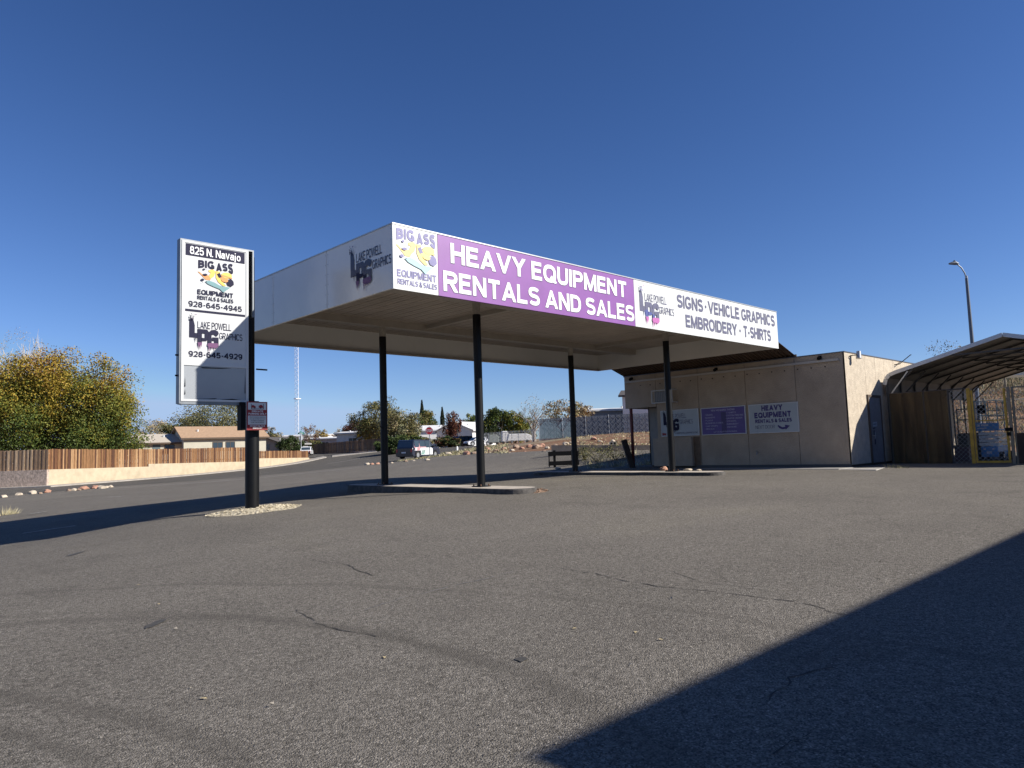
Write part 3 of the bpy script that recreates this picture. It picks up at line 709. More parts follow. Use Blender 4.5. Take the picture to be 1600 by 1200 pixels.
# parking notice on the pole
np_ = thing('parking_sign', 'small red and white private parking notice mounted on the black sign pole', 'sign', (6.55, 14.36, .56))
m = MB(); m.box(6.36, 6.80, 14.30, 14.325, .55, 1.13); bd = m.build('board', WHITE, np_)
m = MB(); m.box(6.25, 6.345, 14.32, 14.50, .55, 1.12); m.build('bracket', BLACKM, np_)
pl = Plane((6.36, 14.298, .55), (1, 0, 0))
shape(pl, [(REDP, [(.0, .0), (.44, .0), (.44, .58), (0, .58)]), (WHITE, [(.025, .11), (.415, .11), (.415, .295), (.025, .295)]), (WHITE, [(.025, .415), (.415, .415), (.415, .56), (.025, .56)]),
    (NAVY, [(.09, .435), (.10, .435), (.10, .535), (.09, .535)]), (NAVY, [(.35, .435), (.36, .435), (.36, .535), (.35, .535)]), (NAVY, [(.09, .43), (.36, .43), (.36, .438), (.09, .438)]),
    (REDP, [(.10, .455), (.19, .455), (.18, .49), (.15, .50), (.13, .515), (.10, .50)]), (REDP, [(.25, .455), (.345, .455), (.34, .49), (.32, .515), (.28, .515), (.25, .49)]), (NAVY, blob(.165, .455, .014, .014, 8)), (NAVY, blob(.29, .455, .014, .014, 8))], bd, 1)
text(pl, 'PRIVATE', .10, .365, .24, .035, WHITEP, bd, 8, bold=.02); text(pl, 'PARKING ONLY', .03, .313, .38, .038, WHITEP, bd, 8, bold=.02)
for i, s in enumerate(('UNAUTHORIZED VEHICLES', 'WILL BE TOWED AWAY AT', "OWNER'S EXPENSE", '24 HOURS')):
    text(pl, s, .05+.03*(i > 1), .255-.037*i, .34-.06*(i > 1), .018, NAVY, bd, 8)
text(pl, 'DO NOT BLOCK', .06, .066, .32, .032, WHITEP, bd, 8, bold=.02); text(pl, 'DRIVEWAY', .12, .022, .20, .032, WHITEP, bd, 8, bold=.02)
rel(np_)
# pale gravel around the pole
def gravel(cx, cy, rx, ry, n, seed, m, size=.03, name='gravel'):
    rnd = random.Random(seed); b = MB()
    ring = [(0, 0)]; 
    N = 28; zc = .05
    cen = (cx, cy, H(cx, cy)+.03+zc)
    prev = None
    for k in range(N+1):
        a = 2*math.pi*k/N; j = 1+.10*noise.noise(Vector((math.cos(a)*2, math.sin(a)*2, seed)))
        p1 = (cx+rx*.6*math.cos(a)*j, cy+ry*.6*math.sin(a)*j); p2 = (cx+rx*math.cos(a)*j, cy+ry*math.sin(a)*j)
        cur = ((*p1, H(*p1)+.03+zc*.8), (*p2, H(*p2)+.022))
        if prev: b.tri(cen, prev[0], cur[0]); b.quad(prev[0], prev[1], cur[1], cur[0])
        prev = cur
    for i in range(n):
        a = rnd.uniform(0, 2*math.pi); r = math.sqrt(rnd.random())*1.06; x = cx+rx*r*math.cos(a); y = cy+ry*r*math.sin(a); s = size*rnd.uniform(.4, 1.2)
        z = H(x, y)+.03+zc*max(0, min(1, (1-r)*2.4))*.85; t = [Vector((rnd.uniform(-1, 1), rnd.uniform(-1, 1), rnd.uniform(.2, 1)))*s for _ in range(4)]
        p = Vector((x, y, z)); b.tri(p+t[0], p+t[1], p+t[2]); b.tri(p+t[0], p+t[2], p+t[3]); b.tri(p+t[1], p+t[3], p+t[2])
    return tag(b.build(name, m, fix=False), kind='stuff')
GRV = mat('pale_gravel', (.60, .53, .39), .95, .28, 18, bump=.5, bscale=60)
gravel(6.66, 14.60, .88, .88, 2400, 3, GRV)
for (px_, py_, n_, s_) in ((830, 771, 260, 1),):
    c_ = gp(px_, py_); gravel(c_.x, c_.y, .45, .30, 300, 5, mat('red_gravel', (.26, .17, .115), .95, .3, 20), .035)

# ================================================================ SHOP BUILDING
BX, BY, BL, BT = 24.35, 9.354, 8.99, 2.82
BZ = -.87
bl = thing('shop_building', 'low flat-roofed tan panel-clad shop building behind the canopy', 'building', (BX, BY, -1.0))
STF = mat('stucco_front', (.42, .335, .25), .92, .13, 1.3, bump=.9, bscale=26, spec=.15)  # same paint as the side wall; shaded front coloured darker, sunlit side lighter
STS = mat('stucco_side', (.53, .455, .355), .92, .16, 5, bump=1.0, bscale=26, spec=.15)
m = MB(); m.box(BX+.05, BX+11.5, BY+.05, BY+7.4, BZ-.2, BT-.06); m.box(BX+.95, BX+11.5, BY+7.4, 17.80, BZ-.2, 1.48); m.build('core_wall', mat('joint_shadow', (.10, .08, .06), .9), bl)
m = MB(); m.box(BX+.90, BX+.95, BY+7.46, 17.85, BZ, 1.50); m.box(BX+.90, BX+9, 17.80, 17.85, BZ, 1.50); m.build('recessed_wall', mat('recess_wall', (.33, .31, .28), .9, .1, 3, bump=.5), bl)
seams = [BY, 11.05, 12.92, 14.87, 16.80, BY+BL]
for i in range(5):
    a, b_ = seams[i]+.008, seams[i+1]-.008
    z0 = BZ if i < 4 else 1.50
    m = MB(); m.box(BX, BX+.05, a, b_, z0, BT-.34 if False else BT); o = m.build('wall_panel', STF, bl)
m = MB(); m.box(BX+.05, BX+5, 16.81, BY+BL, 1.50, BT-.02); m.build('overhang', STF, bl)
sx_ = [BX+.05, 26.07, 27.02, 27.9, 28.8, 29.7, 30.6, 31.5, 32.4, 33.3, 34.2, 35.1, BX+11.5]
for a, b_ in zip(sx_[:-1], sx_[1:]):
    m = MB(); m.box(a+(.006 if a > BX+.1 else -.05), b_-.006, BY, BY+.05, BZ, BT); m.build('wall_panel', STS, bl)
m = MB(); m.box(BX-.02, BX+.10, BY-.02, BY+BL+.02, BT, BT+.03); m.box(BX+.10, BX+11.5, BY-.02, BY+.10, BT, BT+.03); m.build('roof_trim', mat('roof_flashing', (.10, .11, .14), .5, metal=.3), bl)
m = MB(); m.box(BX+.1, BX+11.5, BY+.1, BY+BL, BT-.08, BT-.04); m.build('roof', CONC, bl)
m = MB(); m.box(BX-.14, BX, 15.20, 16.95, BZ, .22); m.build('low_panel', STF, bl)
m = MB(); m.box(BX-.012, BX, 14.90, 15.18, BZ, .24); m.build('stained_board', mat('brown_stained_board', (.17, .115, .075), .9, .2, 6), bl)
m = MB(); m.box(BX-.03, BX, BY+.02, 15.1, BZ-.12, BZ+.02); m.build('base_strip', mat('dark_base', (.10, .095, .09), .9), bl)
m = MB(); m.box(BX-.07, BX-.005, 9.53, 18.28, 2.555, 2.63); m.build('conduit_rail', mat('pale_rail', (.46, .42, .37), .6), bl)
BOLT = mat('dark_bolt', (.03, .025, .02), .7)
y = 10.0
k = 0
bolt = None
while y < 17.6:
    if bolt is None:
        m = MB(); m.tube([(0, 0, 0), (-.02, 0, 0)], .022, 6); bolt = m.build('bolt', BOLT, bl); bolt.location = (BX, y, 2.40)
    else: dup(bolt, bl, (BX, y, 2.40-.01*math.sin(k*3)))
    y += .47; k += 1
for y in (10.15, 14.05, 17.95):
    m = MB(); m.tube([(BX-.02, y, 2.72), (BX-.13, y, 2.68)], [.05, .06], 8); m.box(BX-.03, BX, y-.06, y+.06, 2.68, 2.78); m.build('flood_lamp', BLACKM, bl)
# faucet
m = MB(); m.tube([(BX-.0, 12.58, -.42), (BX-.09, 12.58, -.42), (BX-.12, 12.58, -.50)], .018, 6); m.tube([(BX-.05, 12.56, -.38), (BX-.05, 12.64, -.36)], .012, 6); m.build('faucet', GALV, bl)
# air conditioner in a cage
m = MB(); m.box(BX-.28, BX, 16.02, 16.66, 1.66, 2.06); ac = m.build('window_unit', mat('grey_plastic', (.20, .21, .22), .6), bl)
m = MB()
for (a, b_, c_, d_) in ((15.80, 15.84, 1.60, 2.12), (16.74, 16.78, 1.60, 2.12)): m.box(BX-.36, BX-.33, a, b_, c_, d_); m.box(BX-.33, BX, a, b_, 1.60, 1.63); m.box(BX-.33, BX, a, b_, 2.09, 2.12)
m.box(BX-.36, BX-.33, 15.84, 16.74, 1.60, 1.64); m.box(BX-.36, BX-.33, 15.84, 16.74, 2.08, 2.12)
m.build('cage_frame', mat('pale_cage', (.5, .49, .47), .5), ac)
m = MB()
for i in range(11): m.box(BX-.35, BX-.34, 15.90+.08*i, 15.905+.08*i, 1.64, 2.08)
m.build('cage_bars', mat('pale_cage', (0, 0, 0)), ac)['kind'] = 'stuff'
# post
m = MB(); m.box(BX+.0, BX+.09, 18.05, 18.14, -.95, 1.50); m.build('post', RUST, bl)
# side door
m = MB(); m.box(26.10, 27.16, BY-.03, BY+.0, BZ, 1.37); dr = m.build('door', BLUEDOOR, bl)
m = MB(); m.box(26.02, 26.10, BY-.05, BY, BZ, 1.46); m.box(27.16, 27.24, BY-.05, BY, BZ, 1.46); m.box(26.10, 27.16, BY-.05, BY, 1.38, 1.46); m.build('door_frame', mat('door_frame_brown', (.10, .07, .05), .7), dr)
m = MB(); m.tube([(26.2, BY-.03, .05), (26.2, BY-.10, .05), (26.32, BY-.10, .05)], .018, 6); m.build('handle', GALV, dr)
dp = Plane((26.10, BY-.031, BZ), (1, 0, 0))
DB = mat('sticker_pale', (.35, .40, .45), .6)
shape(dp, [(DB, [(.22, 1.22), (.62, 1.24), (.62, 1.40), (.22, 1.38)]), (NAVY, [(.25, 1.30), (.55, 1.31), (.55, 1.33), (.25, 1.32)]), (NAVY, [(.2, 1.15), (.42, 1.17), (.42, 1.20), (.2, 1.18)]), (NAVY, [(.22, .92), (.30, .93), (.32, 1.10), (.24, 1.10)]), (DB, [(.33, .82), (.40, .83), (.40, 1.04), (.33, 1.03)]), (NAVY, [(.25, .62), (.33, .62), (.36, .80), (.27, .78)])], dr, 1, 'sticker')
# corner floodlight and roof antenna
m = MB(); m.tube([(24.75, BY, 2.70), (24.75, BY-.10, 2.72), (25.0, BY-.22, 2.74)], .016, 6); fl = m.build('lamp_arm', BLACKM, bl)
m = MB(); m.tube([(24.98, BY-.22, 2.62), (25.02, BY-.22, 2.86)], [.09, .07], 12); smang(m.build('lamp_head', GALV, fl))
m = MB(); m.tube([(29.0, BY+.05, 2.66), (29.1, BY-.15, 2.68), (29.9, BY-.3, 3.05), (30.0, BY-.3, 3.07)], .018, 6); m.build('cable_arm', BLACKM, bl)
m = MB(); m.tube([(25.1, 18.35, 2.35), (25.1, 18.65, 2.35)], .17, 14); m.tube([(25.1, 18.65, 2.35), (25.1, 18.8, 2.35)], .10, 12); smang(m.build('vent_cowl', GALV, bl))
rel(bl)
# walk slab in front with pale edge
sl_ = MB(); sl_.prism([(22.9, 9.2, -1.2), (24.4, 9.2, -1.2), (24.4, 18.9, -1.2), (22.9, 18.9, -1.2)], (0, 0, .255)); o = sl_.build('walkway', mat('walk_concrete', (.30, .28, .25), .9, .2, 3, bump=.3), None); bevel(o, .02); tag(o, kind='structure')
sl_ = MB(); sl_.prism([(22.6, 8.0, -1.2), (27.4, 8.9, -1.2), (27.4, 9.3, -1.2), (22.9, 9.19, -1.2)], (0, 0, .24)); o = sl_.build('walkway', CURB, None); bevel(o, .02); tag(o, kind='structure')

# awning: corrugated brown sheets from the canopy down to the building top
aw = thing('awning', 'dark brown corrugated metal awning bridging canopy and shop roof', 'awning', (23.1, 11.05, 2.85))
ya, yb_ = 11.0, 18.45; n_ = 8; wd = (yb_-ya)/n_
m = MB(); ww = wd/6
for i in range(6):
    y0_, y1_ = i*ww, (i+1)*ww; P = [(y0_, 0), (y0_+ww*.35, 0), (y0_+ww*.5, .045), (y0_+ww*.85, .045), (y1_, 0)]
    for (a, za), (c_, zc) in zip(P[:-1], P[1:]): m.quad((-1.42, a, .44+za), (0, a, za), (0, c_, zc), (-1.42, c_, .44+zc))
s0 = m.build('corrugated_sheet', BROWNM, aw, fix=False); md = s0.modifiers.new('s', 'SOLIDIFY'); md.thickness = .006
s0.location = (BX+.15, ya, BT+.035)
for i in range(1, n_): dup(s0, aw, (BX+.15, ya+i*wd, BT+.035))
m = MB(); m.box(23.12, 23.18, ya, yb_, 3.20, 3.27); m.build('purlin', DARKST, aw)
m = MB(); m.box(BX+.105, BX+.14, ya, yb_, BT+.005, BT+.12); m.build('closure_strip', DARKST, aw)
rel(aw)

# ---- wall signs
def wallsign(y_left, w, z, h, label, bm, frame=True):
    t = thing('wall_sign', label, 'sign', (BX-.04, y_left, z), 0)
    m = MB(); m.box(BX-.045, BX-.008, y_left-w, y_left, z, z+h); b = m.build('board', bm, t)
    if frame:
        m = MB(); f = .025
        m.box(BX-.055, BX-.006, y_left-w-f, y_left-w, z-f, z+h+f); m.box(BX-.055, BX-.006, y_left, y_left+f, z-f, z+h+f); m.box(BX-.055, BX-.006, y_left-w, y_left, z+h, z+h+f); m.box(BX-.055, BX-.006, y_left-w, y_left, z-f, z)
        m.build('frame', WHITE, t)
    return t, b, Plane((BX-.047, y_left, z), (0, -1, 0))
SHW = mat('wall_sign_white', (.42, .455, .47), .5, .05, 2)
t, b, pl = wallsign(16.57, 1.66, .31, .97, 'white wall sign with dripping letters, partly hidden by the right-front canopy column', SHW)
logo_lpg(pl, .10, .42, 1.20, b, NAVY, NAVY, NAVY, NAVYF); text(pl, 'LAKEPOWELLGRAPHICS.COM', .62, .06, .98, .06, NAVYF, b, bold=.0)
shape(pl, [(REDP, [(.02, .02), (.20, .02), (.20, .10), (.02, .12)])], b, 2, 'stripe')
rel(t)
t, b, pl = wallsign(14.75, 1.77, .30, .97, 'purple wall sign listing products in pale lettering', mat('wall_purple', (.11, .075, .26), .5, .1, 3))
shape(pl, [(PURPLED, [(.82, .02), (1.02, .02), (1.02, .80), (.82, .80)])], b, 1, 'band')
PL = mat('pale_lavender', (.48, .46, .62), .6)
text(pl, 'YES WE MAKE THOSE!', .40, .85, .98, .065, PL, b, bold=.02)
for i, s in enumerate(('SIGNS', 'BANNERS', 'FLAGS', 'BUSINESS CARDS', 'CAR WRAPS', 'DECALS')): text(pl, '* '+s, .12, .70-.105*i, .075*len(s)*.62+.12, .055, PL, b, bold=.0)
for i, s in enumerate(('T-SHIRTS', 'CUSTOM PRINTING', 'GRAPHIC DESIGN', 'STICKERS', 'EMBROIDERY', 'AND MORE')): text(pl, '* '+s, 1.0, .74-.105*i, .065*len(s)*.62+.10, .055, PL, b, bold=.0)
text(pl, 'LET US HELP YOUR BUSINESS', .48, .055, .95, .05, PL, b, bold=.0)
rel(t)
t, b, pl = wallsign(12.80, 1.77, .29, .98, 'white wall sign reading heavy equipment rentals and sales with a purple arrow', SHW)
PT = mat('sign_purple_print', (.05, .035, .16), .5)
text(pl, 'HEAVY', .47, .76, .78, .19, PT, b, T=.27); text(pl, 'EQUIPMENT', .19, .51, 1.36, .20, PT, b, T=.27); text(pl, 'RENTALS & SALES', .21, .335, 1.35, .13, PT, b, T=.25); text(pl, 'NEXT DOOR', .21, .13, .72, .12, NAVYF, b, T=.09)
shape(pl, [(PT, [(1.03, .20), (1.10, .12), (1.20, .08), (1.30, .09), (1.38, .13), (1.36, .19), (1.28, .16), (1.20, .155), (1.12, .20), (1.06, .24)]), (PT, [(1.32, .06), (1.48, .20), (1.30, .235)])], b, 2, 'arrow')
rel(t)

# ================================================================ CARPORT
CX = 27.5
cp = thing('carport', 'grey metal tube-frame carport with rounded eaves beside the shop', 'carport', (CX, 5.56, -1.0))
prof = [(9.17, 1.50), (9.17, 1.86), (9.14, 2.03), (9.02, 2.16), (8.80, 2.24), (8.50, 2.32), (5.56, 3.13), (2.62, 2.32), (2.32, 2.24), (2.10, 2.16), (1.98, 2.03), (1.95, 1.86), (1.95, 1.50)]
bows = [CX+.05, 28.95, 30.5, 32.05, 33.7, 35.3, 37.0, 38.5]
m = MB()
for (a, za), (c_, zc) in zip(prof[:-1], prof[1:]): m.bar((0, a, za), (0, c_, zc), .06, .06, up=(1, 0, 0))
for yy in (9.17, 1.95): m.box(-.03, .03, yy-.03, yy+.03, -1.02, 1.5)
m.bar((0, 9.15, 1.45), (0, 8.3, 2.32), .045); m.bar((0, 1.97, 1.45), (0, 2.8, 2.32), .045); m.bar((0, 7.1, 2.66), (0, 4.0, 2.66), .05); 
bw = m.build('bow_frame', DARKST, cp); bw.location = (bows[0], 0, 0)
for x in bows[1:]: dup(bw, cp, (x, 0, 0))
# sheets running the length, lapped
def along(prof, step):
    out = [prof[0]]; acc = 0
    for (a, za), (c_, zc) in zip(prof[:-1], prof[1:]):
        L = math.hypot(c_-a, zc-za); k = max(1, int(round(L/step)))
        for j in range(1, k+1): out.append((a+(c_-a)*j/k, za+(zc-za)*j/k))
    return out
pp = along([(9.21, 1.50), (9.21, 1.88), (9.16, 2.08), (8.85, 2.28), (5.56, 3.18), (2.27, 2.28), (1.96, 2.08), (1.91, 1.88), (1.91, 1.5)], .60)
for (a, za), (c_, zc) in zip(pp[:-1], pp[1:]):
    m = MB(); e = Vector((0, c_-a, zc-za)).normalized()*.008; nn = Vector((0, -e.z, e.y)).normalized()*(-.012)
    m.bar((CX+.02, (a+c_)/2, (za+zc)/2), (CX+11.2, (a+c_)/2, (za+zc)/2), math.hypot(c_-a, zc-za)+.012, .012, up=(0, -(zc-za), (c_-a)))
    m.build('roof_sheet', PORT, cp)
m = MB(); ft = [(9.23, 1.84)]+[(a+(.03 if a > 5.56 else -.03 if a < 5.56 else 0), z+.02) for a, z in prof[2:11]]+[(1.89, 1.84)]
for (a, za), (c_, zc) in zip(ft[:-1], ft[1:]): m.bar((CX-.02, a, za), (CX-.02, c_, zc), .05, .13, up=(0, -(zc-za), (c_-a)))
m.build('gable_trim', mat('pale_trim', (.50, .51, .52), .35, .06, 3, metal=.3), cp)
m = MB(); m.bar((CX+.0, 9.12, 1.40), (CX+.0, 8.45, 2.25), .04); m.build('corner_brace', TRIM, cp)
rel(cp)

# ---- fence and gate in front of the carport
SCRN = bpy.data.materials.new('brown_mesh_screen'); SCRN.use_nodes = True; q = NB(SCRN)
q.b.inputs['Roughness'].default_value = .8
tr = q.n('ShaderNodeBsdfTransparent'); mx = q.n('ShaderNodeMixShader'); gP2 = q.n('ShaderNodeNewGeometry').outputs['Position']
mp_ = q.n('ShaderNodeMapping'); mp_.inputs['Scale'].default_value = (1, 3.2, .35); q.l(gP2, mp_.inputs['Vector']); fo_ = q.noise(mp_.outputs[0], 1.5, 4, .6)
q.l(q.ramp(fo_, [(.35, (.035, .022, .011)), (.55, (.11, .068, .026)), (.7, (.17, .11, .045))]), q.b.inputs['Base Color']); q.l(q.math('MULTIPLY_ADD', fo_, -.45, 1.02, clamp=True), mx.inputs[0]); q.l(tr.outputs[0], mx.inputs[1]); q.l(q.b.outputs[0], mx.inputs[2])
q.l(mx.outputs[0], q.t.nodes['Material Output'].inputs['Surface'])
fx = 27.40; gz = -1.0
fn = thing('yard_fence', 'dark brown mesh-screened fence panels closing the carport front', 'fence', (fx, 9.1, gz))
for (a, b_) in ((9.08, 8.02), (7.98, 7.28)):
    m = MB(); m.box(fx, fx+.012, b_, a, gz+.02, 1.50); m.build('screen_panel', SCRN, fn)
for a in (9.10, 8.0, 7.25):
    m = MB(); m.tube([(fx+.03, a, gz), (fx+.03, a, 1.52)], .030, 10); m.build('post', DARKST, fn)
m = MB(); m.tube([(fx+.03, 9.1, 1.50), (fx+.03, 6.7, 1.50)], .022, 8); m.build('top_rail', DARKST, fn)
def chain(b, p0, p1, z0, z1, s=.12, w=.006):
    p0 = Vector(p0); p1 = Vector(p1); L = (p1-p0).length; d = (p1-p0)/L; h = z1-z0; k = -h
    while k < L:
        for sg in (0, 1):
            a0, a1 = max(k, 0), min(k+h, L)
            if a1 <= a0: continue
            za, zb_ = z0+(a0-k), z0+(a1-k)
            if sg: za, zb_ = z1-(a0-k), z1-(a1-k)
            A = p0+d*a0; B = p0+d*a1
            b.bar((A.x, A.y, za), (B.x, B.y, zb_), w)
        k += s
m = MB(); chain(m, (fx+.03, 7.25, 0), (fx+.03, 6.72, 0), gz+.02, 1.48, .14); tag(m.build('chain_link', GALV, fn), kind='stuff')
m = MB(); m.box(fx+.0, fx+.03, 2.2, 5.42, gz+.02, -.02); m.build('kick_board', WOODD, fn)
for a in (5.44, 3.8, 2.2):
    m = MB(); m.tube([(fx+.05, a, gz), (fx+.05, a, 1.46)], .036, 10); m.build('post', mat('weathered_post', (.26, .22, .16), .8), fn)
m = MB(); m.tube([(fx+.05, 5.44, 1.44), (fx+.05, 2.2, 1.44)], .022, 8); m.tube([(fx+.05, 5.44, .42), (fx+.05, 2.2, .42)], .014, 8); m.build('top_rail', mat('weathered_post', (0, 0, 0)), fn)
m = MB(); chain(m, (fx+.05, 5.4, 0), (fx+.05, 3.8, 0), 0, 1.44, .16); tag(m.build('chain_link', GALV, fn), kind='stuff')
rel(fn)
gt = thing('yard_gate', 'yellow-framed steel gate with a see-through opening in front of a blue scissor lift', 'gate', (fx, 6.1, gz))
m = MB(); m.box(fx-.03, fx+.05, 6.60, 6.70, gz, 1.50); m.build('gate_post', YPOST, gt)
m = MB(); m.box(fx-.03, fx+.03, 6.53, 6.575, gz+.05, 1.42); m.box(fx-.03, fx+.03, 5.62, 5.68, gz+.05, 1.42); m.box(fx-.03, fx+.03, 5.68, 6.53, gz+.05, gz+.12); m.box(fx-.02, fx+.02, 5.68, 6.53, .40, .43)
m.build('gate_frame', YPOST, gt)
m = MB(); m.box(fx-.03, fx+.04, 5.50, 5.58, gz, 1.46); m.build('gate_post', mat('weathered_post', (0, 0, 0)), gt)
m = MB(); m.box(fx-.07, fx-.03, 5.50, 5.70, .05, .16); m.box(fx-.06, fx-.03, 5.56, 5.66, -.1, .02); m.build('latch', BLACKM, gt)
m = MB(); chain(m, (fx, 6.53, 0), (fx, 5.68, 0), gz+.12, 1.40, .15); tag(m.build('chain_link', GALV, gt), kind='stuff')
rel(gt)

# ---- blue scissor lift
lx, ly, lz = 30.5, 6.88, H(30.5, 6.88)+.03
lf = thing('scissor_lift', 'small blue and white scissor lift parked behind the yellow gate', 'lift', (lx, ly, lz))
lf.rotation_euler = (0, 0, 0)
m = MB(); m.box(-.05, 1.75, -.26, .26, .12, .50); m.box(-.08, -.05, -.20, .20, .16, .44); bevel(m.build('chassis', LBLUE, lf), .03)
for x in (.2, 1.45):
    for s in (-1, 1):
        m = MB(); m.tube([(x, s*.27, .15), (x, s*.38, .15)], .155, 16); w = m.build('wheel', RUB, lf)
        m = MB(); m.tube([(x, s*.378, .15), (x, s*.39, .15)], .08, 12); m.build('hub', WHITE, w)
LW = mat('lift_white', (.88, .88, .85), .5, .08, 5)
for k in range(4):
    z = .53+.125*k
    for s in (-1, 1):
        m = MB(); sl0 = .10 if k % 2 else 0
        m.bar((-.02, s*.22, z+sl0), (1.7, s*.22, z+(.10-sl0)), .05, .09); m.build('scissor_arm', LW, lf)
    m = MB(); m.box(-.03, .03, -.30, .30, z, z+.10); m.build('cross_member', LW, lf)
m = MB(); m.box(-.08, 1.80, -.36, .36, 1.06, 1.12); m.box(-.09, -.07, -.36, .36, 1.12, 1.34); bevel(m.build('platform', LBLUE, lf), .01)
shape(Plane((-.093, .36, 1.10), (0, -1, 0)), [(WHITEP, [(.05, .12), (.14, .12), (.14, .2), (.05, .2)]), (WHITEP, [(.18, .14), (.40, .13), (.40, .19), (.18, .2)]), (WHITEP, [(.05, .04), (.34, .04), (.34, .07), (.05, .07)])], lf, 2, 'decal')
shape(Plane((-.083, .20, .16), (0, -1, 0)), [(WHITEP, [(.12, .08), (.28, .08), (.28, .17), (.12, .17)]), (WHITEP, [(.03, .22), (.10, .22), (.10, .27), (.03, .27)]), (WHITEP, [(.30, .22), (.36, .22), (.36, .27), (.30, .27)])], lf, 2, 'decal')
m = MB()
for x in (-.07, .85, 1.78):
    for s in (-.34, .34): m.box(x-.015, x+.015, s-.015, s+.015, 1.12, 2.15)
for z in (1.62, 2.13):
    for s in (-.34, .34): m.box(-.055, 1.765, s-.012, s+.012, z-.012, z+.012)
    for x in (-.07, 1.78): m.box(x-.012, x+.012, -.325, .325, z-.012, z+.012)
m.box(-.08, -.06, -.015, .015, 1.12, 2.12)
m.build('guard_rail', mat('teal_rail', (.25, .42, .45), .5), lf)
m = MB(); m.box(-.10, -.02, .02, .26, 1.68, 2.0); m.build('control_box', BLACKM, lf)

# ---- dark clutter in the carport
def crate(name, label, cat, x, y, sx, sy, sz, mt, tilt=0):
    t = thing(name, label, cat, (x, y, H(x, y)+.03)); m = MB()
    for z in (0, sz-.08):
        m.box(-sx/2, sx/2, -sy/2, -sy/2+.03, z, z+.08); m.box(-sx/2, sx/2, sy/2-.03, sy/2, z, z+.08)
    m.box(-sx/2+.03, sx/2-.03, -sy/2+.03, sy/2-.03, .04, sz-.05); t2 = bevel(m.build('body', mt, t), .01)
    m = MB(); m.box(-sx/2-.01, sx/2+.01, -sy/2-.01, sy/2+.01, sz, sz+.03); m.build('lid', DARKST, t); return t
crate('storage_bin', 'dark grey storage bin behind the first brown screen panel', 'bin', 28.6, 8.15, .7, .55, 1.05, mat('bin_grey', (.06, .065, .07), .6))
crate('storage_bin', 'low storage bin with a purplish front behind the second screen panel', 'bin', 29.2, 7.35, .8, .5, .55, mat('bin_plum', (.10, .05, .06), .6))
for i, (x, y, dx, dy, h, mt) in enumerate(((28.1, 8.95, .3, -.75, 2.0, WOODD), (28.3, 9.0, .3, -.5, 2.2, WOODD), (28.8, 9.0, .2, -.35, 2.3, mat('stud_wood', (.25, .19, .12), .8)))):
    g = H(x, y)+.03; t = thing('leaning_board', ('blackened long board leaning at a low angle behind the first screen', 'dark long board leaning steeply behind the first screen', 'pale stud leaning nearly upright by the carport wall')[i], 'board', (x+dx, y+dy, g))
    m = MB(); m.bar((0, 0, 0), (-dx, -dy+.12, h), .10, .04); m.build('plank', mt, t)
m = MB(); m.tube([(30.2, 7.28, H(30.2, 7.28)), (30.2, 7.28, 1.6)], .04, 8)
t = thing('propped_pole', 'pale weathered pole standing upright left of the yellow gate post', 'pole', (30.2, 7.28, -1)); m.build('shaft', mat('weathered_post', (0, 0, 0)), t); rel(t)
t = thing('machine', 'dark boxy yard machine with a small pale panel left of the gate', 'machine', (31.5, 7.7, H(31.5, 7.7)+.03))
m = MB(); m.box(-.4, .6, -.45, .35, .1, 1.0); bevel(m.build('body', mat('machine_dark', (.05, .05, .045), .6), t), .05)
m = MB(); m.box(-.42, -.40, -.2, .0, .55, .95); m.build('panel', mat('machine_panel', (.35, .32, .26), .6), t)
for s in (-.3, .25):
    m = MB(); m.tube([(-.2, s-.05, .12), (-.2, s+.05, .12)], .14, 12); m.build('wheel', RUB, t)
m = MB(); m.bar((-.3, -.4, 1.0), (-.3, -.4, 1.9), .04); m.bar((-.3, .3, 1.0), (-.3, .3, 1.9), .04); m.bar((-.3, -.4, 1.9), (-.3, .3, 1.9), .04); m.bar((-.3, -.4, 1.5), (-.3, .3, 1.5), .03); m.build('roll_bar', DARKST, t)

# ---- neighbour building behind the camera whose shadow lies across the lower right
nb = thing('neighbour_building', 'plain tan flat-roofed building to the right of the viewpoint casting the large shadow', 'building', (20, -10, -1.3))
nx, ny, nz = 6.27, -3.82, 3.20
m = MB(); m.box(nx+.05, nx+34, ny-14, ny-.05, -1.6, nz-.04); m.build('wall', STS, nb)
m = MB(); m.box(nx, nx+34, ny-.06, ny, nz-.25, nz); m.box(nx, nx+.06, ny-14, ny-.06, nz-.25, nz); m.build('parapet', TRIM, nb)
m = MB(); m.box(nx+.06, nx+34, ny-14, ny-.06, nz-.06, nz-.03); m.build('roof', CONC, nb)
for i in range(5):
    m = MB(); m.box(nx+2+i*6, nx+3.6+i*6, ny-.05, ny-.02, -.2, 1.2); m.build('window', mat('dark_glass', (.02, .025, .03), .08), nb)
m = MB(); m.box(nx+5, nx+6, ny-.05, ny-.01, -1.3, .9); m.build('door', BLUEDOOR, nb)
rel(nb)

